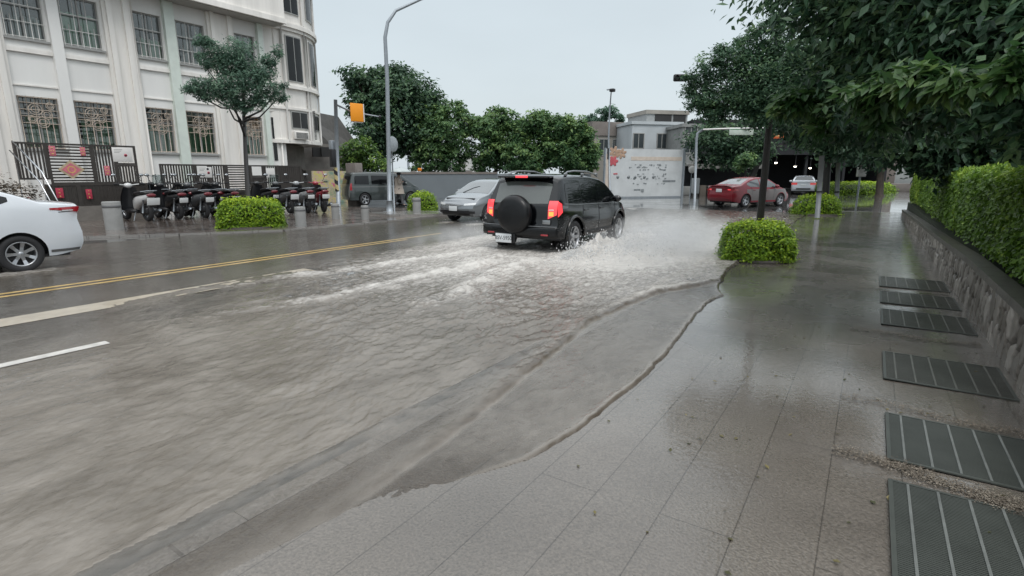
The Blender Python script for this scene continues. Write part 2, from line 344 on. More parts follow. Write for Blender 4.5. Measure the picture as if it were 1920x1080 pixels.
def water(X, Y):
    D = np.hypot(X, Y)
    l1 = polyx(L1, Y)+.05*(fbm(Y*1.7, X*0+3, 3)-.5)+.025*(fbm(Y*9, X*0+1, 2)-.5); l2 = polyx(L2, Y)+.08*(fbm(Y*1.5, X*0+7, 3)-.5)+.02*(fbm(Y*11, X*0+4, 2)-.5)
    # mean level
    lvl = np.interp(X, [-12, -8.5, -6.3, -4, -2.6], [.0, .0005, .003, .02, .024])*np.interp(Y, [0, 2.2, 4.5], [.5, .6, 1])
    lvl = lvl+.010*np.clip((Y-5)/5, 0, 1)*np.clip((X+9.5)/2, 0, 1)
    z = lvl.copy() if hasattr(lvl, 'copy') else lvl
    strong = np.clip((Y-.3)/2.2, 0, 1)
    step1 = 1/(1+np.exp((X-l1)/.018)); ph = pave_z(X, Y)
    f2 = np.clip((Y-1.9)/.8, 0, 1); film = ph+(.007+.004*(fbm(X*6, Y*3, 3)-.5))*(f2+(1-f2)*np.clip((l2-X)/.6, .03, 1))
    z = z*step1+(.024*strong*np.clip((Y-1)/3, .3, 1)*(.1+2.0*fbm(Y*5, X*5, 4, .6)**1.6))*ridge(X-l1, .15, .03)*(X < l1+.1)+film*(1-step1)
    step2 = 1/(1+np.exp((X-l2)/.014)); fade2 = np.clip((Y-1.9)/.8, 0, 1)
    z = z*step2+(ph-.02)*(1-step2)+.021*fade2*ridge(X-l2, .05, .02)*(.6+.8*fbm(Y*3, X*3, 2))*step2
    inroad = step1
    # rough water
    a = np.clip((Y-.3)/4.5, .55, 1)*np.clip((X+8.9)/2.4, .02, 1)*inroad*(1-.9*np.clip((-5.7-X)*3, 0, 1)*np.clip((2.6-Y)*2, 0, 1))
    u = X*.93+Y*.2; v = Y*.93-X*.2
    rough = (fbm(u*3.2, v*1.3, 5, .58)-.5)*.045+(fbm(u*10, v*6.5, 3, .6)-.5)*.024
    rd = np.abs(fbm(u*2.2+9, v*1.0, 4, .55)-.5)*2; rg = 1-np.abs(2*fbm(u*6.5+2, v*3.6, 4, .55)-1); rough = rough+(.25-rd)*.02+(rg-.8)*.030+(fbm(X*26, Y*15, 2, .6)-.5)*.008
    z = z+rough*a*np.clip((l1-X)/.5, .15, 1)
    z = z+((fbm(X*14, Y*9, 3, .6)-.5)*.005+(fbm(X*34+3, Y*24, 2)-.5)*.003)*(1-inroad)*step2
    foam = np.clip((Y-3.5)/7, 0, .50)*inroad*np.clip((X+9.0)/1.5, 0, 1)*np.clip((24-Y)/6, 0, 1)
    for pts, h, wl, wr, fo, seg in ((W1, .05, .30, .14, .46, 1), (W2, .035, .25, .12, .40, 1), (W3, .03, .35, .2, .42, 1), (W4, .03, .22, .1, .42, 1)):
        d, t = dist_poly(X, Y, pts); jit = (fbm(X*2.3+5, Y*2.3, 3)-.5)*.35; dd = d+jit*.6
        k = np.clip(t*3, 0, 1)*np.clip(fbm(X*4.5+3, Y*2.6, 4, .62)*3.4-1.0, 0, 1.7)*np.clip(1.15-t*.2, 0, 1)
        z = z+h*ridge(dd, wl, wr)*k*inroad; foam = foam+fo*ridge(dd, wl*.8, wr*1.4)*k*inroad
    # churned water directly behind and beside the car
    bx, by = X-(-6.15), Y-9.2
    ch = np.exp(-(bx/1.9)**2-(np.clip(by, -9, 0)/3.2)**2-(np.clip(by, 0, 9)/2.5)**2); foam = foam+.35*ch*inroad; z = z+ch*.07*(fbm(X*5, Y*5, 4)-.3)
    # bow waves thrown sideways from the right wheels, and a smaller one on the left
    for cx, cy, hx, hy, hh in ((-4.55, 10.0, .30, .75, .36), (-4.45, 12.2, .36, 1.0, .30), (-3.9, 11.0, .7, 1.7, .10), (-8.2, 11.8, .4, 2.2, .08)):
        r = np.exp(-((X-cx)/hx)**2-((Y-cy)/hy)**2); z = z+hh*r*(.1+1.7*fbm(X*5, Y*3.5, 5, .62)**1.5); foam = foam+.75*np.sqrt(r)*inroad
    sp = np.exp(-((X+3.6)/1.4)**2-((Y-11.0)/2.6)**2); foam = foam+.6*sp*inroad; z = z+.035*sp*(fbm(X*4, Y*4, 4, .6)-.4)
    # white car and grey car wheels
    for cx, cy in ((-11.85, 2.8), (-12.0, 14.2), (-10.7, 14.0)):
        r = np.exp(-((X-cx)/.35)**2-((Y-cy)/.6)**2); z = z+.03*r*(.4+fbm(X*8, Y*8, 3)); foam = foam+.75*r
    foam = foam+.16*ridge(X-l1, .12, .03)*strong*(fbm(Y*3, X*3, 3) > .5)*np.clip((Y-3.0)/3, 0, 1)
    zr = road_z(X, Y); zr = np.where(X > KX, ph, zr); zr = np.where((X > KX-.13) & (X <= KX+.12), .006, zr); dep = np.clip(z-zr, 0, 1); sm = 1/(1+np.exp(-(X-KX+.15+.05*(fbm(Y*4, X*0+2, 3)-.5))/.022)); dep = dep*(1-sm)+np.clip(z-ph-.001, 0, 1)*sm; dep = np.where(X > KX-.13, dep*.45*np.clip(f2+(1-f2)*(l2-X-.05)/.5, 0, 1), dep)
    fm = (X > KX-.13)*np.clip(.35+.65*(1-step1)+.3*(fbm(X*3, Y*3, 3)-.5), 0, 1)
    fm = fm*(1-.85*np.clip(ridge(X-l1, .16, .04)*(fbm(Y*5, X*5, 4, .6)*1.6)*strong, 0, 1))*(1-.95*fade2*ridge(X-l2, .035, .03)); dep = dep+.02*fade2*ridge(X-l2, .03, .03)*(X > KX-.1)+.02*strong*ridge(X-l1, .1, .03)*(X > KX-.1)
    crest_shade = np.clip((ridge(X-l1, .07, .03)*(.35+1.2*fbm(Y*6, X*6, 4, .6))*strong+ridge(X-l2+.01, .02, .02)*fade2*(.4+fbm(Y*7, X*7, 3)))*(X > KX-.1)+.5*ridge(X-l1+.3, .2, .2)*np.clip(fbm(X*5, Y*3, 5, .65)*3-1.5, 0, 1)*strong, 0, 1)  # crest water painted dark brown, standing in for shade on its steep fronts
    return z, dep, foam, fm, crest_shade
az_ = np.concatenate([np.arange(-105, -82, .6), np.arange(-82, 3, .085), np.arange(3, 14, .3)])*math.pi/180
rr_ = [.9]
while rr_[-1] < 34: rr_.append(rr_[-1]*1.0052+.0006)
rr_ = np.array(rr_)
AA, RR_ = np.meshgrid(az_, rr_, indexing='ij'); XX = RR_*np.sin(AA); YY = RR_*np.cos(AA)
ZZ, DD, FO, FM, DI = water(XX, YY)
F = gridfaces(*XX.shape)
ok = ((ZZ-np.where(XX > KX, pave_z(XX, YY), road_z(XX, YY))) > -.006) & (XX > -15.5) & (YY < 25.5) & (XX < 1.0) & (YY > -2)
okf = ok.ravel()[F].all(1)
F = F[okf]; used = np.unique(F); rm = np.zeros(XX.size, int)-1; rm[used] = np.arange(len(used)); F = rm[F]
V = np.stack([XX, YY, ZZ], -1).reshape(-1, 3)[used]
def water_mat():
    m = bpy.data.materials.new('muddy flood water'); m.use_nodes = True; t = m.node_tree; t.nodes.clear(); A = t.nodes.new; L = t.links.new
    tc = A('ShaderNodeTexCoord'); dp = A('ShaderNodeAttribute'); dp.attribute_name = 'depth'; fo = A('ShaderNodeAttribute'); fo.attribute_name = 'foam'
    mp = A('ShaderNodeMapping'); mp.inputs['Scale'].default_value = (1, .55, 1); mp.inputs['Rotation'].default_value = (0, 0, .25); L(tc.outputs['Object'], mp.inputs[0])
    n1 = A('ShaderNodeTexNoise'); n1.inputs['Scale'].default_value = 1.6; n1.inputs['Detail'].default_value = 9; n1.inputs['Roughness'].default_value = .62; n1.inputs['Distortion'].default_value = .6; L(mp.outputs[0], n1.inputs['Vector'])
    r = A('ShaderNodeValToRGB'); r.color_ramp.elements[0].position = .35; r.color_ramp.elements[1].position = .66; L(n1.outputs[0], r.inputs[0])
    r.color_ramp.elements[0].color = (.125, .108, .089, 1); r.color_ramp.elements[1].color = (.215, .192, .166, 1)
    # foam
    n2 = A('ShaderNodeTexNoise'); n2.inputs['Scale'].default_value = 13; n2.inputs['Detail'].default_value = 8; n2.inputs['Roughness'].default_value = .7; n2.inputs['Distortion'].default_value = 1.2
    m2 = A('ShaderNodeMapping'); m2.inputs['Scale'].default_value = (1, .5, 1); m2.inputs['Rotation'].default_value = (0, 0, .2); L(tc.outputs['Object'], m2.inputs[0]); L(m2.outputs[0], n2.inputs['Vector'])
    nc_ = A('ShaderNodeMath'); nc_.operation = 'MULTIPLY_ADD'; nc_.inputs[1].default_value = 2.0; nc_.inputs[2].default_value = -.5; L(n2.outputs[0], nc_.inputs[0])
    ad = A('ShaderNodeMath'); ad.operation = 'MULTIPLY_ADD'; ad.inputs[1].default_value = 1.0; L(fo.outputs['Fac'], ad.inputs[0]); L(nc_.outputs[0], ad.inputs[2])
    fr = A('ShaderNodeMapRange'); fr.inputs[1].default_value = .80; fr.inputs[2].default_value = 1.6; L(ad.outputs[0], fr.inputs[0])
    c = A('ShaderNodeMix'); c.data_type = 'RGBA'; L(fr.outputs[0], c.inputs[0]); L(r.outputs[0], c.inputs[6]); c.inputs[7].default_value = (.53, .505, .475, 1)
    fl = A('ShaderNodeAttribute'); fl.attribute_name = 'film'; c2 = A('ShaderNodeMix'); c2.data_type = 'RGBA'; L(fl.outputs['Fac'], c2.inputs[0]); L(c.outputs[2], c2.inputs[6]); c2.inputs[7].default_value = (.42, .385, .34, 1); di = A('ShaderNodeAttribute'); di.attribute_name = 'crest_shade'; c3 = A('ShaderNodeMix'); c3.data_type = 'RGBA'; dm = A('ShaderNodeMath'); dm.operation = 'MULTIPLY'; dm.inputs[1].default_value = .8; L(di.outputs['Fac'], dm.inputs[0]); L(dm.outputs[0], c3.inputs[0]); L(c2.outputs[2], c3.inputs[6]); c3.inputs[7].default_value = (.075, .058, .043, 1)
    nb = A('ShaderNodeTexNoise'); nb.inputs['Scale'].default_value = 9; nb.inputs['Detail'].default_value = 8; nb.inputs['Roughness'].default_value = .7; nb.inputs['Distortion'].default_value = .5; mb_ = A('ShaderNodeMapping'); mb_.inputs['Scale'].default_value = (1, .5, 1); mb_.inputs['Rotation'].default_value = (0, 0, -.5); L(tc.outputs['Object'], mb_.inputs[0]); L(mb_.outputs[0], nb.inputs['Vector'])
    nm = A('ShaderNodeMapRange'); nm.inputs[1].default_value = .35; nm.inputs[2].default_value = .65; nm.inputs[3].default_value = .86; nm.inputs[4].default_value = 1.12; L(nb.outputs[0], nm.inputs[0]); c4 = A('ShaderNodeMix'); c4.data_type = 'RGBA'; c4.blend_type = 'MULTIPLY'; c4.inputs[0].default_value = .8; L(c3.outputs[2], c4.inputs[6]); L(nm.outputs[0], c4.inputs[7]); c2 = c4
    df = A('ShaderNodeBsdfDiffuse'); L(c2.outputs[2], df.inputs[0])
    # bump
    n3 = A('ShaderNodeTexNoise'); n3.inputs['Scale'].default_value = 16; n3.inputs['Detail'].default_value = 4; n3.inputs['Roughness'].default_value = .6; L(m2.outputs[0], n3.inputs['Vector'])
    b = A('ShaderNodeBump'); b.inputs['Strength'].default_value = .7; b.inputs['Distance'].default_value = .016; L(n3.outputs[0], b.inputs['Height'])
    b2 = A('ShaderNodeBump'); b2.inputs['Strength'].default_value = .5; b2.inputs['Distance'].default_value = .015; L(fr.outputs[0], b2.inputs['Height']); L(b.outputs[0], b2.inputs['Normal'])
    L(b2.outputs[0], df.inputs['Normal'])
    tr = A('ShaderNodeBsdfTransparent'); tr.inputs[0].default_value = (.98, .965, .94, 1)
    al = A('ShaderNodeMath'); al.operation = 'MULTIPLY'; al.inputs[1].default_value = -95; L(dp.outputs['Fac'], al.inputs[0])
    ex = A('ShaderNodeMath'); ex.operation = 'EXPONENT'; L(al.outputs[0], ex.inputs[0])
    nf = A('ShaderNodeMath'); nf.operation = 'SUBTRACT'; nf.use_clamp = True; L(ex.outputs[0], nf.inputs[0]); L(fr.outputs[0], nf.inputs[1])
    mi = A('ShaderNodeMixShader'); L(nf.outputs[0], mi.inputs[0]); L(df.outputs[0], mi.inputs[1]); L(tr.outputs[0], mi.inputs[2])
    gl = A('ShaderNodeBsdfGlossy'); gl.inputs['Roughness'].default_value = .06; L(b.outputs[0], gl.inputs['Normal'])
    fz = A('ShaderNodeFresnel'); fz.inputs[0].default_value = 1.45; L(b.outputs[0], fz.inputs['Normal'])
    inv = A('ShaderNodeMath'); inv.operation = 'MULTIPLY_ADD'; inv.inputs[1].default_value = -.75; inv.inputs[2].default_value = 1; L(fr.outputs[0], inv.inputs[0])
    fm = A('ShaderNodeMath'); fm.operation = 'MULTIPLY'; L(fz.outputs[0], fm.inputs[0]); L(inv.outputs[0], fm.inputs[1])
    m3 = A('ShaderNodeMixShader'); L(fm.outputs[0], m3.inputs[0]); L(mi.outputs[0], m3.inputs[1]); L(gl.outputs[0], m3.inputs[2])
    o = A('ShaderNodeOutputMaterial'); L(m3.outputs[0], o.inputs[0]); return m
M_water = water_mat()
tag(npmesh('flood_water', V, F, M_water, attrs={'depth': DD.ravel()[used], 'foam': FO.ravel()[used], 'film': FM.ravel()[used], 'crest_shade': DI.ravel()[used]}, smooth=True), kind='structure')

# ================================================================== the white building on the left
M_white = mat('white render', (.78, .77, .75), .7, var=.07, vs=.9, bump=.12, bs=25, stretch=(1, 1, .25))
M_white2 = mat('cream render with streaks', (.80, .77, .73), .7, var=.15, vs=2.2, bump=.1, bs=20, stretch=(1, 1, .12))
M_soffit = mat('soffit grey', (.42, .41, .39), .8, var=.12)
M_green = mat('pale green tile', (.66, .72, .66), .5, var=.08, vs=3)
M_inside = mat('dark interior', (.035, .035, .035), .9)
M_curt = mat('green curtain', (.34, .6, .38), .8, var=.35, vs=9, stretch=(1, 1, .08))
M_curt2 = mat('grey curtain', (.38, .4, .39), .8, var=.4, vs=9, stretch=(1, 1, .08))
M_frame = mat('window frame grey', (.32, .32, .31), .5)
M_grille = mat('cream security bars', (.55, .46, .38), .45, var=.15)
M_brownmetal = mat('dark brown slats', (.042, .036, .032), .5, var=.25, vs=6)
M_stone = mat('grey cement wall', (.19, .175, .16), .85, var=.25, vs=2, bump=.4, bs=15)
M_panewin = glass_thin('window glass', (.78, .82, .8), k=.6)
FX = -26.0
bld = thing('office_building', (-26, 10, 0), label='white multi-storey building with barred windows and a rounded corner at left', cat='building')
def L3(b, name, m, parent):      # build in world coordinates under a parent at bld.location
    b.xform(Matrix.Translation(-Vector(bld.location))); return b.build(name, m, parent)
wy = [(1.2, 2.4), (2.9, 4.1), (4.75, 5.9), (6.94, 8.12), (8.62, 9.88), (11.05, 12.15), (12.70, 13.95), (15.35, 16.35)]
rows = [(2.55, 4.40), (6.40, 8.15)]
b = MB()
edges = [-6]+[v for p in wy for v in p]+[17.6]
zz = [0, rows[0][0], rows[0][1], rows[1][0], rows[1][1], 9.6]
for i in range(len(edges)-1):
    solid = i % 2 == 0
    if solid: b.bb(-26.35, FX, edges[i], edges[i+1], 0, 9.6)
    else:
        for k in (0, 2, 4): b.bb(-26.35, FX, edges[i], edges[i+1], zz[k], zz[k+1])
b.bb(-34, -26.36, -6, -5.7, 0, 9.6); b.bb(-34, -33.7, -5.7, 17.3, 0, 13.2); b.bb(-33.7, -26.36, 17.3, 17.6, 0, 9.6)
L3(b, 'wall', M_white, bld)
b = MB(); b.bb(-26.9, -26.75, -5.7, 17.3, 0, 9.5); b.bb(-26.75, -26.36, -5.7, 17.3, 5.1, 5.3); b.bb(-26.75, -26.36, -5.7, 17.3, 9.3, 9.5)
L3(b, 'interior_partition', M_inside, bld)
wide = [(5.98, 6.86), (9.98, 10.98), (14.05, 15.25)]; slim = [(8.2, 8.54), (12.22, 12.63)]
for y0, y1 in wide+[(2.45, 2.85)]:
    b = MB(); b.bb(FX-.02, FX+.14, y0, y1, 0, 8.78); b.bb(FX+.13, FX+.24, y0+.12, y0+.3, 0, 8.79); b.bb(FX+.13, FX+.24, y1-.3, y1-.12, 0, 8.79)
    L3(b, 'pier', M_white2, bld)
for y0, y1 in slim+[(16.45, 16.7)]:
    b = MB(); b.bb(FX-.02, FX+.2, y0, y1, 0, 8.79); L3(b, 'pier', M_green if y0 > 9 else M_white, bld)
b = MB(); b.bb(FX+.01, FX+.09, -6, 17.5, 5.9, 6.05); b.bb(FX+.01, FX+.05, -6, 17.5, 4.75, 4.8); L3(b, 'string_course', M_white2, bld)
# upper storeys that overhang
b = MB(); b.bb(-33.6, -25.0, -6, 17.45, 8.86, 13.2); b.bb(-25.02, -24.9, -6, 17.5, 8.82, 9.05); o = L3(b, 'overhanging_storey', M_white2, bld)
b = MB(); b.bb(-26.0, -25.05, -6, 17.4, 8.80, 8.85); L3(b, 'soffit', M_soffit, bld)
b = MB()
for y in np.arange(-5, 17, 2.2): b.bb(-24.99, -24.93, y, y+1.3, 10.3, 12.2)
L3(b, 'upper_window', M_glassd, bld)
rnd = random.Random(3)
for wi, (y0, y1) in enumerate(wy):
    for ri, (z0, z1) in enumerate(rows):
        if y1 < 3: continue
        yc = (y0+y1)/2; wd = y1-y0
        f = MB(); X = FX-.12; th = .05
        f.bb(X-.05, X+.02, y0, y0+th, z0, z1); f.bb(X-.05, X+.02, y1-th, y1, z0, z1); f.bb(X-.05, X+.02, y0+th, y1-th, z0, z0+th); f.bb(X-.05, X+.02, y0+th, y1-th, z1-th, z1)
        f.bb(X-.04, X+.01, yc-.025, yc+.025, z0+th, z1-th); zt = z0+(z1-z0)*(.66 if ri == 0 else .62); f.bb(X-.045, X+.005, y0+th, y1-th, zt, zt+.05)
        f.bb(FX-.1, FX+.1, y0-.06, y1+.06, z0-.09, z0-.02)
        fo = L3(f, 'window', M_frame, bld)
        g = MB(); g.bb(X-.028, X-.02, y0+th, y1-th, z0+th, z1-th); L3(g, 'pane', M_panewin, fo)
        c = MB(); n = 26; k0 = rnd.choice([0, 3, 8]) if ri else rnd.choice([0, 0, 4]); zc = z0+(z1-z0)*(.63 if ri == 0 else rnd.choice([.45, .7]))
        vs = []
        for k in range(k0, n): vs += [(X-.12+.03*math.sin(k*2.1), y0+wd*k/(n-1), z0), (X-.12+.03*math.sin(k*2.1), y0+wd*k/(n-1), zc+.03*math.sin(k))]
        c.add(vs, [(2*k, 2*k+2, 2*k+3, 2*k+1) for k in range(len(vs)//2-1)], 0, True); L3(c, 'curtain', M_curt if (ri == 0 or wi in (4, 5)) else M_curt2, fo)
        gr = MB(); GX = FX+.03; r0 = .013
        if ri == 0:
            ny, nz = 5, 9
            for k in range(ny+1): y = y0+.03+(wd-.06)*k/ny; gr.tube([(GX, y, z0), (GX, y, z1)], r0, 5)
            for k in (0, 4.4, 5.6, 6.8, 8, 9): z = z0+.03+(z1-z0-.06)*k/nz; gr.tube([(GX, y0, z), (GX, y1, z)], r0, 5)
            for cyy, czz, rr in ((yc-.12, z1-.45, .2), (yc+.2, z1-.62, .16), (yc+.05, z1-.9, .19), (yc-.25, z1-.8, .12), (yc+.33, z1-.3, .12)):
                for q in (1, .6): gr.tube([(GX, cyy+rr*q*math.cos(t), czz+rr*q*math.sin(t)) for t in np.linspace(0, 6.29, 14)], r0*.9, 4, cap=False)
        else:
            for k in range(7): y = y0+.03+(wd-.06)*k/6; gr.tube([(GX, y, z0), (GX, y, z1 if k % 2 == 0 else z0+.75)], r0, 5)
            for z in (z0+.04, z0+.55, z0+1.1): gr.tube([(GX, y0, z), (GX, y1, z)], r0, 5)
        L3(gr, 'grille', M_grille if ri == 0 else mat('white bars', (.7, .69, .66), .5), fo)
b = MB(); b.bb(FX+.02, FX+.03, 16.86, 17.06, 2.3, 4.45); L3(b, 'narrow_window', M_glassd, bld)
for yy_ in (17.3, 11.02): b = MB().tube([(FX+.1, yy_, .2), (FX+.1, yy_, 8.7)], .045); L3(b, 'downpipe', M_white2, bld)
# rounded corner
CC = Vector((-29.0, 18.0)); CRR = 3.2
def ring(b, r0, r1, z0, z1, a0=-80, a1=130, n=60, mi=0):
    vs = []; 
    for k in range(n+1):
        a = R(a0+(a1-a0)*k/n)
        for r, z in ((r0, z0), (r1, z0), (r1, z1), (r0, z1)): vs.append((CC.x+r*math.cos(a), CC.y+r*math.sin(a), z))
    fs = []
    for k in range(n):
        for j in range(4): fs.append((4*k+j, 4*k+(j+1) % 4, 4*k+4+(j+1) % 4, 4*k+4+j))
    fs += [(3, 2, 1, 0), (4*n, 4*n+1, 4*n+2, 4*n+3)]; b.add(vs, fs, mi)
b = MB(); ring(b, .2, CRR, 3.25, 13.2); L3(b, 'corner_tower', M_white2, bld)
b = MB()
for z0, z1, p in ((3.2, 3.38, .1), (4.9, 5.02, .08), (5.95, 6.1, .16), (6.1, 6.2, .1), (8.75, 8.9, .12), (8.9, 9.1, .22), (9.1, 9.18, .14), (11.1, 11.25, .15)): ring(b, CRR-.03, CRR+p, z0, z1)
L3(b, 'cornice', M_white2, bld)
def arcbox(a0, a1, z0, z1, r0, r1, name, m, parent, n=6):
    b = MB(); ring(b, r0, r1, z0, z1, a0, a1, n); return L3(b, name, m, parent)
for a0, a1, z0, z1 in ((-2, 16, 6.3, 8.55), (30, 44, 6.3, 8.55), (-2, 16, 9.6, 11.0), (28, 46, 9.6, 11.0), (-2, 18, 3.95, 4.85), (30, 46, 3.95, 4.8)):
    f = arcbox(a0, a1, z0, z1, CRR-.02, CRR+.05, 'window', M_frame, bld); 
    arcbox(a0+1, (a0+a1)/2-.4, z0+.06, z1-.06, CRR+.04, CRR+.055, 'pane', M_glassd if z0 > 5 else M_inside, f); arcbox((a0+a1)/2+.4, a1-1, z0+.06, z1-.06, CRR+.04, CRR+.056, 'pane', M_glassd, f)
b = MB()
for a in (-6, 20, 24, 50, 56, 72):
    x, y = CC.x+(CRR+.08)*math.cos(R(a)), CC.y+(CRR+.08)*math.sin(R(a)); b.tube([(x, y, 3.3), (x, y, 9.0)], .055 if a != 24 else .035, 8)
    if a != 24: b.tube([(x, y, 9.2), (x, y, 13)], .07, 8)
L3(b, 'pilaster', mat('stained white pilaster', (.5, .49, .47), .7, var=.35, vs=3, stretch=(1, 1, .2)), bld)
b = MB()
x, y = CC.x+(CRR+.14)*math.cos(R(27)), CC.y+(CRR+.14)*math.sin(R(27))
for k in range(22): b.box((x, y, 3.5+k*.07), (.06, .12, .035), rz=R(27))
L3(b, 'cable_rack', M_black_pl, bld)
b = MB(); b.prism([(-33, 17.62), (-27.6, 17.62), (-27.3, 19.0), (-28.4, 20.4), (-33, 20.6)], 0, 3.19); L3(b, 'base_wall', M_stone, bld)
b = MB(); b.rbox((-25.75, 18.35, 3.62), (.3, .85, .42), .03); o = L3(b, 'air_conditioner', M_white2, bld)
b = MB()
for k in range(7): b.bb(-25.6, -25.59, 18.0, 18.7, 3.47+k*.045, 3.49+k*.045)
L3(b, 'louvre', M_black_pl, o)

# ------------------------------------------------------------------ slatted fences with posters
def slat_fence(name, X, secs, label, plinth=None):
    y0, y1 = secs[0][0], secs[-1][1]; t = thing(name, (X, y0, .035), label=label, cat='fence'); T = Matrix.Translation((-X, -y0, -.035))
    pl = MB()
    if plinth: pl.bb(X-.6, X+.05, plinth[0], plinth[1], .035, plinth[2]); pl.xform(T); pl.build('plinth', M_stone, t)
    for (a, b_, z0, z1, kind) in secs:
        m = MB(); m.bb(X-.03, X+.03, a, a+.06, z0, z1); m.bb(X-.03, X+.03, b_-.06, b_, z0, z1); m.bb(X-.028, X+.028, a+.06, b_-.06, z1-.06, z1); m.bb(X-.028, X+.028, a+.06, b_-.06, z0, z0+.06)
        m.xform(T); fr = m.build('panel_frame', M_brownmetal, t); s = MB()
        if kind == 'v':
            n = max(3, int((b_-a)/.105))
            for k in range(n): y = a+.06+(b_-a-.12)*(k+.5)/n; s.bb(X-.012, X+.012, y-.026, y+.026, z0+.06, z1-.06)
        elif kind == 'h':
            n = int((z1-z0)/.105)
            for k in range(n): z = z0+.06+(z1-z0-.12)*(k+.5)/n; s.bb(X-.012, X+.012, a+.06, b_-.06, z-.026, z+.026)
        elif kind == 's':
            s.bb(X-.012, X+.008, a+.06, b_-.06, z0+.06, z1-.06)
            for k in range(int((b_-a)/.1)): s.bb(X+.007, X+.02, a+.1+k*.1, a+.13+k*.1, z0+.07, z1-.07)
        if kind == 'n': continue
        s.xform(T); s.build('slat_panel', M_brownmetal, fr)
    return t
FA = -22.5
slat_fence('slat_fence', FA, [(5.72, 6.5, 1.45, 2.62, 'v'), (6.5, 7.75, 1.3, 2.62, 'h'), (7.75, 8.42, 1.3, 2.62, 'v'), (8.42, 9.08, 1.3, 1.95, 'v'), (8.42, 9.08, 1.952, 2.62, 'n'), (6.3, 7.2, .55, 1.3, 's'), (7.2, 8.6, .55, 1.3, 's'), (8.6, 9.3, .3, 1.3, 's')],
           'tall dark brown slatted fence hung with red new year posters beside the outside stairs', plinth=(6.2, 9.3, .54))
slat_fence('slat_fence', FA, [(9.82, 11.1, .9, 2.0, 'v'), (11.1, 11.65, .9, 1.5, 'v'), (11.1, 11.65, 1.502, 2.0, 'n'), (13.4, 14.0, 1.502, 2.0, 'n'), (13.4, 14.0, .95, 1.5, 's'), (11.65, 12.35, .9, 2.0, 'v'), (12.35, 13.4, .9, 2.0, 'h'), (14.0, 14.7, .95, 2.0, 'v'), (14.7, 15.9, .95, 2.0, 's'), (9.6, 12.3, .2, .9, 's'), (12.3, 15.9, .2, .9, 's')],
           'long low dark brown slatted fence behind the row of parked scooters')
M_paper = mat('red paper', (.42, .035, .07), .6, var=.25, vs=10)
M_paper2 = mat('pink red paper', (.55, .16, .2), .6, var=.3, vs=14)
M_gold = mat('gold print', (.6, .4, .12), .4, var=.2)
M_sign = mat('white sign board', (.72, .7, .68), .5, var=.06)
def poster(u, v, w, h, m, label, name='poster', X=FA+.06, rot=0, extra=None, cat='poster', group='red posters on the fence'):
    x, y, up = ray(u, v); t = X/x; Y, Z = y*t, CH+up*t
    if rot: b = MB().prism([(-w/2, 0), (0, -h/2), (w/2, 0), (0, h/2)], 0, .012)
    else: b = MB().rbox((0, 0, .006), (w, h, .012), .004)
    M = Matrix.Translation((X, Y, Z)) @ Matrix(((0, 0, 1, 0), (1, 0, 0, 0), (0, 1, 0, 0), (0, 0, 0, 1)))
    o = b.build(name, m); o.matrix_world = M
    if extra: extra(o)
    return tag(o, label, cat, group)
def goldbits(n, w, h, m=None):
    def f(o):
        b = MB(); rn = random.Random(n)
        for k in range(n):
            a = k/n*6.28; b.lathe([(0, .0), (.012+.012*rn.random(), .0), (.018, .004), (0, .005)], (w*.3*math.cos(a)*rn.random(), h*.36*math.sin(a), .012), n=8)
        b.build('gold_print', m or M_gold, o)
    return f
poster(98, 283, .17, .32, M_paper2, 'red paper poster high on the slats, above left of the red diamond', extra=goldbits(6, .15, .3))
poster(155, 284, .15, .28, M_paper2, 'red paper poster high on the slats, above right of the red diamond', extra=goldbits(6, .15, .3))
poster(201, 320, .17, .33, M_paper2, 'red paper poster on the vertical slats right of the red diamond', extra=goldbits(6, .15, .3))
poster(112, 362, .2, .33, M_paper, 'red paper poster on the lower panel beside the handrail foot', extra=goldbits(4, .15, .3))
poster(167, 364, .17, .33, M_paper, 'red paper poster on the lower panel above the grey plinth', extra=goldbits(4, .15, .3))
def fu(o):
    b = MB().prism([(-.27, 0), (0, -.22), (.27, 0), (0, .22)], .012, .02); b.build('red_field', M_paper2, o); goldbits(9, .3, .25)(o)
    MB().lathe([(.085, .02), (.1, .026), (.115, .02)], n=20).build('gold_ring', M_gold, o)
poster(134, 318, .74, .62, mat('dull gold paper', (.45, .36, .24), .5, var=.2), 'large red diamond new year ornament with gold border on the slats', name='diamond_ornament', rot=1, cat='ornament', extra=fu)
def reddot(n=1, blk=0):
    def f(o):
        MB().lathe([(0, .0), (.05, 0), (.05, .006), (0, .006)], (.1, -.02, .012), n=18).build('red_ring', M_paper, o)
        MB().lathe([(0, .0), (.025, 0), (.025, .003), (0, .003)], (.1, -.02, .018), n=12).build('dark_centre', M_ink, o)
        if blk: MB().lathe([(0, .0), (.045, 0), (.045, .006), (0, .006)], (.08, .13, .012), n=18).build('dark_disc', M_ink, o)
        q = MB()
        for k in range(3): q.bb(-.24, .02-.05*k, .17-.05*k-.008, .17-.05*k+.008, .012, .014)
        q.build('faint_lines', M_frame, o)
    return f
poster(229, 290, .6, .5, M_sign, 'white sign board with one red ringed dot, at the right end of the tall fence', name='notice_board', X=FA+.02, extra=reddot(), cat='notice board', group='white boards on the fences')
poster(386, 323, .48, .42, M_sign, 'white sign board with a dark disc above a red dot, on the low fence', name='notice_board', X=FA+.02, extra=reddot(1, 1), cat='notice board', group='white boards on the fences')
poster(507, 324, .42, .4, M_sign, 'small blank white board right of the tree trunk on the low fence', name='notice_board', X=FA+.02, cat='notice board', group='white boards on the fences')
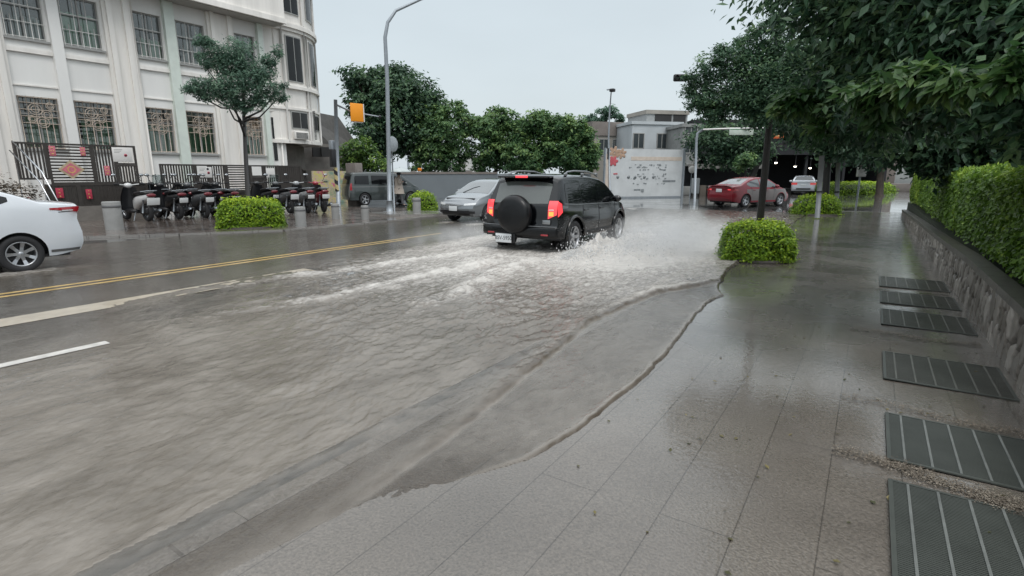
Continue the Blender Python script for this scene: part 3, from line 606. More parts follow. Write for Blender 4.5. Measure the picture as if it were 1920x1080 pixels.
# handrail and steps at the far left
hr = thing('handrail', (-21.9, 5.6, .035), label='silver metal handrail sloping down at the left end of the tall fence', cat='handrail')
def inplane(u, v, X): x, y, up = ray(u, v); t = X/x; return (X, y*t, CH+up*t)
b = MB(); p0 = inplane(22, 264, -22.2); p1 = inplane(78, 322, -21.6); p2 = inplane(112, 384, -21.2)
b.tube([p0, p1, p2], .022); b.tube([(p[0], p[1]-.1, p[2]-.28) for p in (p0, p1, p2)], .018)
b.xform(Matrix.Translation(-Vector(hr.location))); b.build('rail', M_chrome, hr)
for q in (p0, p1, p2):
    b = MB().tube([q, (q[0], q[1], .04)], .018); b.xform(Matrix.Translation(-Vector(hr.location))); b.build('post', M_chrome, hr)
b = MB()
for k in range(7): b.bb(-23.2, -21.4-.0, 3.0, 6.2-.32*k, .036+.16*k, .034+.16*(k+1))
tag(b.build('steps', M_stone), 'grey concrete steps behind the white car at the far left', 'steps')
# thin railing between the two fences
b = MB()
for z in (.5, .85, 1.2, 1.5): b.tube([(-23.0, 9.3, z+.1), (-23.0, 9.9, z+.03)], .012, 5)
for y in (9.35, 9.6, 9.85): b.tube([(-23.0, y, .035), (-23.0, y, 1.62)], .015, 5)
tag(b.build('thin_railing', M_galv), 'thin grey rail bridging the gap between the two slatted fences', 'railing')

# ------------------------------------------------------------------ middle distance: walls and houses
M_bluewall = mat('blue grey painted hoarding', (.17, .19, .205), .55, var=.1, vs=.6, bump=.05)
M_brownwall = mat('brown cement post', (.2, .175, .16), .85, var=.2, vs=2, bump=.3)
def wall_between(name, a, b_, z0, z1, th, m, parent=None, mb=None):
    bb = mb or MB(); a = Vector(a); b_ = Vector(b_); d = b_-a; c = (a+b_)/2
    bb.box((c.x, c.y, (z0+z1)/2), (d.length, th, z1-z0), rz=math.atan2(d.y, d.x))
    return bb if mb else bb.build(name, m, parent)
gw = thing('boundary_wall', (-24, 28, 0), label='long plain blue grey wall in front of the row of trees', cat='wall')
T = -Vector(gw.location)
b = wall_between('', gp(668, 379), gp(930, 368), 0, 1.6, .2, None, mb=MB()); e2 = gp(930, 368); wall_between('', e2, (e2[0]+4.2, e2[1]+7), 0, 1.6, .2, None, mb=b)
b.xform(Matrix.Translation(T)); b.build('wall_panel', M_bluewall, gw)
b = wall_between('', gp(668, 379), gp(930, 368), 1.602, 1.74, .28, None, mb=MB()); b.xform(Matrix.Translation(T)); b.build('coping', M_brownwall, gw)
for u in (670, 775, 880):
    x, y = gp(u, 376-(u-700)*.04); b = MB().rbox((x, y, .85), (.34, .34, 1.9 if u != 670 else 2.1), .02); b.xform(Matrix.Translation(T)); b.build('pillar', M_brownwall, gw)
x, y = gp(668, 384); tag(MB().rbox((x, y, 1.0), (.75, .5, 2.35), .02).build('gate_pillar', M_brownwall), 'thick brown cement pillar between the painted mural and the dark van', 'pillar')
# mural
a = gp(588, 381); c = gp(655, 379)
def muralmat():
    m = mat('mural paint', (.42, .36, .29), .6); t = m.node_tree; r = [n for n in t.nodes if n.type == 'VALTORGB'][0]; n = [n for n in t.nodes if n.type == 'TEX_NOISE'][0]
    n.inputs['Scale'].default_value = 2.6; n.inputs['Detail'].default_value = 3; c = r.color_ramp
    c.elements[0].position = .32; c.elements[0].color = (.2, .3, .24, 1); c.elements[1].position = .72; c.elements[1].color = (.55, .12, .2, 1)
    for p, q in ((.45, (.36, .36, .22, 1)), (.52, (.5, .4, .32, 1)), (.6, (.55, .5, .12, 1)), (.66, (.5, .4, .33, 1))): e = c.elements.new(p); e.color = q
    return m
mu = wall_between('painted_mural_wall', a, c, 0, 1.78, .12, muralmat()); tag(mu, 'low wall painted with a faded mural in cream, green, yellow and pink', 'mural wall')
# weathered house behind the building corner
hs = thing('old_house', (-33, 26, 0), label='weathered grey cement house behind the rounded building corner', cat='house')
T = Matrix.Translation(-Vector(hs.location))
p = Vector(atd(560, 330, 37)[:2]); q = Vector(atd(628, 330, 38)[:2]); r_ = q+(q-p).normalized()*.2
b = MB(); wall_between('', p, q, 0, 3.5, .3, None, mb=b); q2 = q+Vector((-2.5, 4.5)); wall_between('', q, q2, 0, 3.4, .3, None, mb=b); b.xform(T); b.build('wall', M_stone, hs)
b = MB(); pk = (p+q)/2; dd = (q-p).normalized()
vs = [(p.x, p.y, 5.6), (q.x, q.y, 3.4), (q2.x, q2.y, 3.4), (p.x-2, p.y+5, 5.6), (p.x, p.y, 3.5), (p.x-2, p.y+5, 3.5)]; b.add(vs, [(0, 1, 2, 3), (0, 4, 1), (3, 2, 5)]); b.xform(T); b.build('roof', mat('dark tin roof', (.09, .085, .08), .6, var=.3, vs=3), hs)
for u in (596, 612):
    x, y, z = atd(u, 285, 36.9); b = MB().box((x, y, z), (.7, .12, .6), rz=math.atan2(dd.y, dd.x)); b.xform(T); b.build('window', M_inside, hs)
b = MB(); x, y, z = atd(610, 316, 35.5); b.box((x, y, z-.08), (3.4, 1.3, .08), rz=math.atan2(dd.y, dd.x)); b.xform(T); b.build('awning', M_brownwall, hs)
# far houses to the right of the trees
M_pale = mat('pale blue grey render', (.47, .5, .52), .75, var=.12, vs=.8, bump=.1)
M_tan = mat('dull tan render', (.3, .28, .25), .8, var=.18, vs=1)
M_win = mat('far window glass', (.05, .06, .065), .15)
def box_house(label, u0, u1, vtop, D0, D1, depth, m, name='house', wins=(), roofm=None, parapet=.25, base=0):
    p = Vector(atd(u0, vtop, D0)); q = Vector(atd(u1, vtop, D1)); h = (p.z+q.z)/2; p2 = p.xy; q2 = q.xy; d = (q2-p2).normalized(); nn = Vector((-d.y, d.x))
    if nn.dot(p2) < 0: nn = -nn
    c = (p2+q2)/2; t = thing(name, (c.x, c.y, 0), rz=math.atan2(d.y, d.x), label=label, cat='house'); L = (q2-p2).length
    s = 1 if (Matrix.Rotation(-t.rotation_euler.z, 2) @ nn).y > 0 else -1
    b = MB(); b.bb(-L/2, L/2, 0, s*depth, base, h-parapet); b.build('wall', m, t)
    b = MB(); b.bb(-L/2-.12, L/2+.12, -s*.12, s*(depth+.1), h-parapet+.002, h); b.build('roof', roofm or m, t)
    for (a0, a1, z0, z1) in wins:
        f = MB(); x0, x1 = -L/2+a0*L, -L/2+a1*L; f.bb(x0, x1, -s*.06, s*.02, z0, z0+.07); f.bb(x0, x1, -s*.06, s*.02, z1-.07, z1); f.bb(x0, x0+.07, -s*.06, s*.02, z0+.07, z1-.07); f.bb(x1-.07, x1, -s*.06, s*.02, z0+.07, z1-.07); f.bb((x0+x1)/2-.03, (x0+x1)/2+.03, -s*.05, s*.02, z0+.07, z1-.07)
        fo = f.build('window', M_frame, t); g = MB(); g.bb(x0+.07, x1-.07, -s*.02, s*.01, z0+.07, z1-.07); g.build('pane', M_win, fo)
    return t, L, s, h
box_house('two storey tan house with a dark parapet behind the street light mast', 1112, 1186, 229, 50, 52, 6, M_tan, roofm=M_brownwall, parapet=1.2, wins=((.14, .42, 3.2, 4.7), (.5, .62, 3.2, 4.7), (.78, .95, 3.2, 4.6)))
box_house('pale blue grey two storey house rising behind the printed hoarding', 1186, 1279, 228, 48, 50, 8, M_pale, wins=((.02, .25, 3.7, 5.0), (.5, .71, 3.7, 5.0)))
t, L, s, h = box_house('open roofed rooftop room on the house behind the hoarding', 1213, 1290, 207, 53, 55, 4, mat('roof shed grey', (.3, .31, .31), .7), name='rooftop_shed', parapet=.35, roofm=M_tan, base=5.6)
b = MB(); b.bb(-L*.3, L*.1, -s*.05, s*.01, 6.3, 7.0); b.bb(L*.15, L*.45, -s*.05, s*.01, 6.3, 7.2); b.build('opening', M_inside, t)
box_house('narrow grey shop house with stacked balconies right of the hoarding', 1281, 1312, 232, 46, 46.5, 8, mat('grey shop front', (.24, .245, .24), .7, var=.25, vs=1.5), wins=((.1, .9, 1.0, 2.4), (.1, .9, 3.2, 4.2), (.1, .9, 4.7, 5.4)))
box_house('white rendered cottage half hidden between the row of trees', 862, 905, 290, 60, 62, 5, mat('whitewash', (.6, .6, .58), .7), wins=((.1, .5, 1, 2),))
# printed hoarding
p = Vector(gp(1133, 372)); q = Vector(gp(1276, 370)); d = (q-p).normalized(); ho = thing('printed_hoarding', ((p.x+q.x)/2, (p.y+q.y)/2, 0), rz=math.atan2(d.y, d.x), label='large white printed hoarding with a red flower at its upper left corner', cat='hoarding')
HL = (q-p).length; sgn = -1
b = MB(); b.bb(-HL/2, HL/2, 0, .12, .1, 3.25); b.build('panel', mat('printed vinyl', (.56, .58, .59), .5, var=.12, vs=1.3), ho)
b = MB(); b.bb(-HL/2-.08, -HL/2-.005, -.05, .15, 0, 3.3); b.bb(HL/2+.005, HL/2+.16, -.05, .15, 0, 3.35); b.bb(-HL/2, HL/2, -.02, .14, 0, .095); b.build('edge_frame', M_galv, ho)
b = MB(); b.bb(-HL/2, -HL/2+HL*.06, -.012, -.002, .2, 2.9); b.bb(-HL*.18, HL/2-.1, -.012, -.002, 2.5, 2.75); b.build('cream_band', mat('cream print', (.58, .5, .43), .5, var=.15, vs=3), ho)
b = MB(); rn = random.Random(4)
for cx, cz, rad, n in ((-HL/2+.62, 3.0, .42, 6), (-HL/2+1.15, 2.95, .36, 6)):
    for k in range(n):
        a = k/n*6.28+.3; M = Matrix.Translation((cx+rad*.55*math.cos(a), -.016, cz+rad*.55*math.sin(a))) @ Matrix.Rotation(-a, 4, 'Y') @ Matrix.Diagonal((rad*.5, .006, rad*.27, 1))
        bb = MB().ball((0, 0, 0), 1, 10); bb.xform(M); b.add(bb.v, bb.f, 0, True)
b.build('tan_flower', mat('tan flower print', (.42, .28, .2), .5, var=.3, vs=5), ho)
b = MB()
for k in range(6):
    a = k/6*6.28; M = Matrix.Translation((-HL/2+.55+.18*math.cos(a), -.024, 2.45+.16*math.sin(a))) @ Matrix.Rotation(-a, 4, 'Y') @ Matrix.Diagonal((.2, .006, .11, 1)); bb = MB().ball((0, 0, 0), 1, 10); bb.xform(M); b.add(bb.v, bb.f, 0, True)
b.box((-HL/2+.75, -.02, 1.62), (.3, .01, .08)); b.build('red_flower', mat('red flower print', (.5, .1, .12), .5, var=.2), ho)
b = MB()
for k in range(70):
    r = rn.random(); x = rn.uniform(-HL*.22, HL*.28); z = rn.choice([1.9, 2.05, 2.2, 1.3, 1.45, .95, 1.6])+rn.uniform(-.03, .03); wv = rn.uniform(.04, .16)
    b.box((x, -.004-.0003*k, z), (wv, .004, rn.uniform(.03, .12)))
b.box((HL*.33, -.008, 1.12), (1.0, .006, .14))
for x in (-2.0, -1.2, -.7, 0, .7): b.lathe([(0, 0), (.1, 0), (.1, .01), (0, .01)], (x, -.014, 1.4), n=10, M=Matrix.Rotation(math.pi/2, 3, 'X'))
b.box((-.5, -.01, .55), (.5, .006, .1)); b.box((-.1, -.03, .5), (.2, .006, .2))
b.build('faint_grey_print', mat('grey print', (.22, .24, .25), .5, var=.4, vs=4), ho)
# dark covered yard with lit lamps
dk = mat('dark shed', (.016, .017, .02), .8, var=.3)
p = Vector(atd(1300, 300, 56)[:2]); q = Vector(atd(1660, 300, 64)[:2]); d = (q-p).normalized(); yd = thing('covered_yard', ((p+q).x/2, (p+q).y/2, 0), rz=math.atan2(d.y, d.x), label='dark open sided covered yard behind the red car', cat='shed')
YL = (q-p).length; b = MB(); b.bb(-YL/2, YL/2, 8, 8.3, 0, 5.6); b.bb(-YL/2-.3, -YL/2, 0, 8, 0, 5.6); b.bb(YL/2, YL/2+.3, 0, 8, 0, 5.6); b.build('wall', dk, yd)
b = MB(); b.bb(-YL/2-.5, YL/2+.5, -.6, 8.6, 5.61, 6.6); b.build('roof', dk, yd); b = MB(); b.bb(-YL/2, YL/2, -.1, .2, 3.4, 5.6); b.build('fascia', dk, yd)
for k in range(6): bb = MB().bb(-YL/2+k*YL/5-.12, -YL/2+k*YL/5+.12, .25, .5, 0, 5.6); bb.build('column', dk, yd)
M_lampw = mat('lit lamp', (.9, .88, .8), .4, emit=(1, .9, .72), es=6)
for i, (u, v, dd_) in enumerate(((1455, 305, 57), (1491, 312, 60), (1519, 315, 63))):
    x, y, z = atd(u, v, dd_-4); t = thing('hanging_lamp', (x, y, z), label='lit white lamp hanging in the dark yard, '+('nearest the black tree trunk' if i == 0 else 'the middle one of three' if i == 1 else 'nearest the grey posts'), cat='lamp', group='lit lamps in the dark yard')
    MB().ball((0, 0, 0), (.12, .12, .09), 12).build('bulb', M_lampw, t); MB().lathe([(.02, .14), (.05, .12), (.17, .03), (.16, .02), (.03, .1)], n=16).build('shade', M_black_pl, t); MB().tube([(0, 0, .1), (0, 0, 2.0)], .012, 6).build('cord', M_black_pl, t)
x, y, z = atd(1461, 255, 50); t = thing('red_banner', (x, y, z), rz=AZ, label='small red and orange lit sign high on the dark yard', cat='sign')
MB().rbox((0, 0, 0), (.85, .12, .42), .02).build('sign_panel', mat('orange red sign', (.45, .09, .03), .5, var=.4, vs=5, emit=(.8, .18, .06), es=.12), t)
MB().rbox((0, -.06, 0), (.62, .02, .1), .004).build('pale_stripe', mat('pale orange', (.6, .35, .15), .5), t); MB().tube([(-.35, .02, .2), (-.35, .02, 1.1)], .02).tube([(.35, .02, .2), (.35, .02, 1.1)], .02).build('bracket', M_galv, t)
# goods heaped at the shop front
b = MB(); rn = random.Random(9)
x0, y0, _ = atd(1318, 330, 44)
t = thing('market_stall', (x0, y0, 0), rz=AZ, label='dark cluttered stall with a pale awning left of the red car', cat='stall')
MB().bb(-1.2, 4.6, -.1, 1.6, 2.2, 2.32).bb(-1.2, 4.6, -.2, -.1, 2.0, 2.34).build('awning', mat('grey awning', (.2, .195, .185), .7, var=.3, vs=2), t)
MB().bb(-1.2, 4.6, 1.4, 1.6, 0, 2.19).build('back_wall', dk, t)
for k in range(9): MB().rbox((-1+k*.62, .4+.3*rn.random(), .3+.1*rn.random()), (.5, .5, .6+.5*rn.random()), .02).build('crate', mat('crate %d' % (k % 3), ((.3, .3, .29), (.06, .06, .06), (.14, .12, .1))[k % 3], .7), t)
b = MB()
for k in range(14): b.rbox((-1.1+rn.random()*3.0, .1, 2.45+rn.random()*.9), (.3*rn.random()+.15, .2, .3*rn.random()+.1), .02)
b.build('stacked_goods', mat('pale goods', (.3, .3, .29), .6, var=.6, vs=6), t)
x, y, z = atd(1297, 318, 42); t = thing('round_sign', (x, y, 0), rz=AZ, label='small round white sign above a grey box by the shop front', cat='sign')
MB().lathe([(0, 0), (.24, 0), (.26, .02), (.24, .04), (0, .04)], (0, -.06, z), n=24, M=Matrix.Rotation(math.pi/2, 3, 'X')).build('sign_disc', M_sign, t); MB().tube([(0, 0, 0), (0, 0, z)], .03).build('post', M_galv, t)
MB().rbox((.35, 0, .75), (.5, .35, 1.1), .03).build('grey_box', mat('pale cabinet', (.45, .47, .48), .5), t)
# ================================================================== vehicles
def make_wheel(parent, x, y, r, wd, spokes=5, rimc=M_alu, out=1):
    My = Matrix.Rotation(-math.pi/2*out, 3, 'X')      # lathe axis z -> +-y
    w_ = wd/2; ri = r*.66
    b = MB(); b.lathe([(ri, -w_), (r*.93, -w_), (r*.985, -w_*.8), (r, -w_*.5), (r, w_*.5), (r*.985, w_*.8), (r*.93, w_), (r*.8, w_*1.04), (ri, w_*.95), (ri*.97, w_*.5)], n=40, M=My)
    o = b.build('wheel', M_dark, parent, (x, y, r))
    b = MB(); b.lathe([(ri*1.0, w_*.96), (ri*.96, w_*1.0), (ri*.91, w_*.86), (ri*.9, w_*.2), (ri*.88, -w_*.3)], n=36, M=My)
    b.lathe([(0, w_*.72), (r*.1, w_*.72), (r*.14, w_*.6), (r*.14, w_*.2)], n=16, M=My)
    for k in range(spokes):
        a = 2*math.pi*k/spokes; hw = .16*ri*(5/spokes)**.5; vs = []
        for rr, zz, ww in ((r*.08, w_*.66, hw), (ri*.55, w_*.62, hw*.8), (ri*.93, w_*.86, hw*1.1)):
            for sgn, dz in ((-1, 0), (1, 0), (1, -.035), (-1, -.035)):
                p = Vector((rr*math.cos(a)-sgn*ww*math.sin(a), rr*math.sin(a)+sgn*ww*math.cos(a), zz+dz)); p = My @ p; vs.append(p)
        fs = []
        for i in range(2):
            for j in range(4): fs.append((i*4+j, i*4+(j+1) % 4, i*4+4+(j+1) % 4, i*4+4+j))
        b.add(vs, fs, 0)
    b.build('rim', rimc, o)
    b = MB(); b.lathe([(0, -.01), (ri*.88, -.01)], n=28, M=My); b.build('brake_disc', M_black_pl, o)
    return o
class Car:
    def __init__(s, name, loc, az, label, cat, paint, top, belt, W, axles, rw, ra, sill=.3, ends=.45, tum=.2, rsh=None, fsh=None, plan_r=.10, plan_f=.16, edge=.07, lowz=(.3, .3), und=M_black_pl, tilt=0, ncrown=2.4):
        s.t = thing(name, (loc[0], loc[1], loc[2] if len(loc) > 2 else 0), az=az, label=label, cat=cat)
        s.T = np.array(top); s.B = np.array(belt); s.W = W; s.L = s.T[-1][0]; s.ax = axles; s.rw = rw; s.ra = ra; s.sill = sill; s.tum = tum; s.rsh = rsh or [(0, 0), (3, 0)]; s.fsh = fsh or [(0, 0), (3, 0)]
        s.pr, s.pf, s.edge, s.lowz, s.nc = plan_r, plan_f, edge, lowz, ncrown; s.H = s.T[:, 1].max(); s.paint = paint; s.wend = ends
        s.shell()
    def top(s, x): return np.interp(x, s.T[:, 0], s.T[:, 1])
    def belt(s, x): return np.interp(x, s.B[:, 0], s.B[:, 1])
    def bot(s, x):
        z = s.sill
        if x < .5: z = s.lowz[0]+(s.sill-s.lowz[0])*x/.5
        if x > s.L-.5: z = s.lowz[1]+(s.sill-s.lowz[1])*(s.L-x)/.5
        for a in s.ax:
            d = abs(x-a)
            if d < s.ra: z = max(z, s.rw+math.sqrt(s.ra**2-d**2))
        return z
    def half(s, x, z):
        p = 1.0
        e = .55
        if x < e: p -= s.pr*(1-x/e)**2.2
        if x > s.L-1.0: p -= s.pf*(1-(s.L-x)/1.0)**2.2
        bz = s.belt(x)
        if z <= bz: q = 1-.045*max(0, (z-.62)/(bz-.62))**2 if z > .62 else 1-.05*((.62-z)/.4)**2
        else: t = (z-bz)/(s.H-bz); q = .955-s.tum*(.55*t+.45*t*t)
        return s.W/2*p*q
    def shape(s, x, y, z):
        wr = max(0, 1-x/s.wend)**1.5; wf = max(0, 1-(s.L-x)/s.wend)**1.5
        yy = abs(y)/(s.W/2)
        if wr > 0: x = x+(np.interp(z, [p[0] for p in s.rsh], [p[1] for p in s.rsh])+.10*yy**3.5)*wr
        if wf > 0: x = x-(np.interp(z, [p[0] for p in s.fsh], [p[1] for p in s.fsh])+.22*yy**2.6)*wf
        return (x, y, z)
    def topz(s, x, y):
        zt = s.top(x); ze = zt-s.edge; h = s.half(x, ze); k = min(1, abs(y)/h); return ze+s.edge*(1-k**s.nc)**(1/s.nc)
    def ring(s, x, ns=16, nt_=12):
        zb = s.bot(x); ze = s.top(x)-s.edge; pts = []
        for k in range(ns+1): z = zb+(ze-zb)*k/ns; pts.append((s.half(x, z), z))
        h = s.half(x, ze)
        for k in range(1, nt_+1):
            a = k/nt_*math.pi/2; c = math.cos(a)**(2/s.nc); si = math.sin(a)**(2/s.nc); pts.append((h*c if k < nt_ else 0, ze+s.edge*si))
        return pts
    def shell(s):
        xs = sorted(set(list(np.round(np.linspace(0, s.L, 90), 4))+[round(float(v), 4) for v in np.linspace(0, .25, 8)]+[round(float(s.L-v), 4) for v in np.linspace(0, .25, 8)]+[round(a+d*s.ra, 4) for a in s.ax for d in (-1.001, -.99, -.96, -.9, .9, .96, .99, 1.001)]+[round(float(v), 4) for v in s.T[:, 0]]))
        b = MB(); half = [s.ring(x) for x in xs]; n = len(half[0]); vs = []
        for x, r in zip(xs, half):
            for (y, z) in r: vs.append(s.shape(x, y, z))
            for (y, z) in reversed(r[:-1]): vs.append(s.shape(x, -y, z))
        m = 2*n-1; fs = []
        for i in range(len(xs)-1):
            for j in range(m-1): fs.append((i*m+j, i*m+j+1, (i+1)*m+j+1, (i+1)*m+j))
        b.add(vs, fs, 0, True)
        for x, r, fl in ((xs[0], half[0], 1), (xs[-1], half[-1], 0)):          # end caps
            full = r+[(-y, z) for y, z in reversed(r[:-1])]; zc = (r[0][1]+r[-1][1])/2; vs = []
            for k in range(9):
                q = 1-k/8
                for y, z in full: vs.append(s.shape(x, y*q, zc+(z-zc)*(q if k < 8 else 0)))
            fs = []
            for k in range(8):
                for j in range(m):
                    j2 = (j+1) % m; f = (k*m+j, k*m+j2, (k+1)*m+j2, (k+1)*m+j); fs.append(f if not fl else tuple(reversed(f)))
            b.add(vs, fs, 0, True)
        s.body = b.build('body', s.paint, s.t)
        # dark floor and wheel housings
        b = MB(); y = s.W/2-.24; b.bb(.25, s.L-.35, -y, y, s.sill+.02, s.belt(s.L/2)-.1)
        for a in s.ax: b.bb(a-s.ra-.02, a+s.ra+.02, -y-.03, y+.03, .34, s.rw+s.ra+.05)
        b.bb(.3, s.L-.4, -s.W/2+.09, s.W/2-.09, s.sill-.02, s.sill+.03)
        b.build('underbody', M_black_pl, s.t)
    def side(s, x0, x1, zlo, zhi, off, sides=(1, -1), nx=20, nz=6, mb=None):
        b = mb or MB(); lo = zlo if callable(zlo) else (lambda x: zlo); hi = zhi if callable(zhi) else (lambda x: zhi)
        for sg in sides:
            vs = []
            for i in range(nx+1):
                x = x0+(x1-x0)*i/nx; a, c = lo(x), max(lo(x)+.001, hi(x))
                for j in range(nz+1): z = a+(c-a)*j/nz; X, Y, Z = s.shape(x, s.half(x, z), z); vs.append((X, sg*(Y+off), Z))
            fs = [(i*(nz+1)+j, (i+1)*(nz+1)+j, (i+1)*(nz+1)+j+1, i*(nz+1)+j+1) for i in range(nx) for j in range(nz)]
            b.add(vs, [tuple(reversed(f)) for f in fs] if sg > 0 else fs, 0, True)
        return b
    def topp(s, x0, x1, fy0, fy1, off, nx=14, ny=14, mb=None):     # fy: fraction of half width at each end
        b = mb or MB(); vs = []
        for i in range(nx+1):
            x = x0+(x1-x0)*i/nx; h = s.half(x, s.top(x)-s.edge); f = fy0+(fy1-fy0)*i/nx
            dz = s.top(x+.01)-s.top(x-.01); nrm = Vector((-dz, 0, .02)).normalized()
            for j in range(ny+1):
                y = h*f*(-1+2*j/ny); X, Y, Z = s.shape(x, y, s.topz(x, y)); vs.append((X+nrm.x*off, Y, Z+nrm.z*off))
        b.add(vs, [(i*(ny+1)+j, (i+1)*(ny+1)+j, (i+1)*(ny+1)+j+1, i*(ny+1)+j+1) for i in range(nx) for j in range(ny)], 0, True); return b
    def end(s, rear, y0, y1, z0, z1, off, ny=12, nz=6, mb=None, hi=None, lo=None):
        b = mb or MB(); vs = []
        for i in range(ny+1):
            y = y0+(y1-y0)*i/ny; a = lo(y) if lo else z0; c = hi(y) if hi else z1
            for j in range(nz+1):
                z = a+(c-a)*j/nz; X, Y, Z = s.shape(0 if rear else s.L, y, z); vs.append((X+(-off if rear else off), Y, Z))
        fs = [(i*(nz+1)+j, (i+1)*(nz+1)+j, (i+1)*(nz+1)+j+1, i*(nz+1)+j+1) for i in range(ny) for j in range(nz)]
        b.add(vs, [tuple(reversed(f)) for f in fs] if rear else fs, 0, True); return b
    def put(s, b, name, m, parent=None, solid=0.0):
        o = b.build(name, m, parent or s.t)
        if solid:
            md = o.modifiers.new('thick', 'SOLIDIFY'); md.thickness = solid; md.offset = -1
        return o
    def wheels(s, spokes=5, rim=M_alu, inset=.01):
        for i, a in enumerate(s.ax):
            for sg in (1, -1): make_wheel(s.t, a, sg*(s.W/2-.11-inset), s.rw, .2, spokes, rim, sg)
    def seam(s, x0, z0, x1, z1, sides=(1, -1), n=10, wd=.006, name='panel_gap'):
        b = MB()
        for sg in sides:
            pts = []
            for k in range(n+1): x = x0+(x1-x0)*k/n; z = z0+(z1-z0)*k/n; X, Y, Z = s.shape(x, s.half(x, z), z); pts.append((X, sg*(Y+.0015), Z))
            b2 = MB().tube(pts, wd, 5); b2.build(name, M_ink, s.body)
    def handles(s, xs_, z, m):
        for x in xs_:
            for sg in (1, -1): X, Y, Z = s.shape(x, s.half(x, z), z); MB().rbox((X, sg*(Y+.015), Z), (.18, .03, .028), .01).build('door_handle', m, s.t)
    def mirrors(s, x, z, m, dz=.0):
        for sg in (1, -1):
            X, Y, Z = s.shape(x, s.half(x, z), z); b = MB(); b.ball((X+.01, sg*(Y+.13), Z+.06), (.075, .12, .085), 14); b.box((X+.02, sg*(Y+.02), Z+.01), (.06, .14, .03)); b.build('mirror', m, s.t)
    def plate(s, rear, z, txt=None, w=.36, h=.16, y=0, off=.015):
        X, Y, Z = s.shape(0 if rear else s.L, y, z); sg = -1 if rear else 1
        o = MB().rbox((X+sg*off, y, z), (.012, w, h), .004).build('number_plate', M_plate, s.t)
        M = Matrix.Translation((X+sg*(off+.008), y, z)) @ (Matrix(((0, 0, -1, 0), (-1, 0, 0, 0), (0, 1, 0, 0), (0, 0, 0, 1))) if rear else Matrix(((0, 0, 1, 0), (1, 0, 0, 0), (0, 1, 0, 0), (0, 0, 0, 1))))
        if txt: text(txt, h*.62, M_ink, o, M, 'plate_number', .001, .92)
        return o
def paint(name, col, rough=.3, metal=0, coat=1, spec=.5): return mat(name, col, rough, metal=metal, spec=spec, var=.04, vs=1.5, coat=coat)
M_pblack = paint('black car paint', (.002, .0025, .0035), .10, coat=.45, spec=.4)
M_pwhite = paint('white car paint', (.62, .65, .69), .28)
M_pgrey = paint('grey car paint', (.22, .235, .25), .25, metal=.5)
M_pred = paint('dark red car paint', (.20, .005, .015), .25, coat=.4)
M_pvan = paint('dark green grey van paint', (.035, .045, .045), .3)
M_psil = paint('silver car paint', (.5, .52, .53), .3, metal=.4)
M_glass_sky = mat('pale reflecting car glass', (.06, .07, .075), .08, spec=1, coat=1, var=.1)
# ---- the black off-roader
sx, sy = -6.18, 9.52
suv = Car('black_suv', (sx, sy, -.075), -1.5, 'black off-road car with covered spare wheel and lit tail lights ploughing through the flood', 'car', M_pblack,
    [(0, 1.60), (.12, 1.655), (.6, 1.70), (1.2, 1.715), (1.9, 1.70), (2.45, 1.64), (2.75, 1.555), (3.1, 1.33), (3.45, 1.10), (3.6, 1.07), (4.05, .99), (4.25, .90), (4.38, .76)],
    [(0, 1.10), (1, 1.04), (3.5, .985), (4.38, .8)], 1.90, (.86, 3.46), .365, .44, sill=.36, ends=.75, tum=.20, edge=.10, lowz=(.40, .34), ncrown=2.8,
    rsh=[(.3, .06), (.45, 0), (.62, .0), (.68, .045), (1.0, .06), (1.08, .075), (1.62, .36), (1.72, .42)], fsh=[(.3, .1), (.5, 0), (.75, .0), (.9, .15), (1.1, .3)], plan_r=.07)
s = suv; s.wheels(5)
hiw = lambda x: min(s.top(x)-.155, 1.52)
for x0, x1 in ((.42, 1.22), (1.28, 2.08), (2.14, 3.25)):
    for sg in (1, -1): s.put(s.side(x0, x1, lambda x: s.belt(x)+.05, (lambda x: min(hiw(x), s.belt(x)+.05+(x-.3)*2.2)) if x0 < 1 else hiw, .004, (sg,)), 'side_window', M_glassd)
s.put(s.topp(2.82, 3.42, .86, .93, .005), 'windscreen', M_glassd)
s.put(s.end(1, -.66, .66, 1.10, 1.55, .004, lo=lambda y: 1.10+.02*abs(y), hi=lambda y: 1.555-.05*(abs(y)/.66)**4), 'rear_window', mat('tinted rear window', (.085, .095, .09), .12, spec=.6, var=.1, coat=.5))
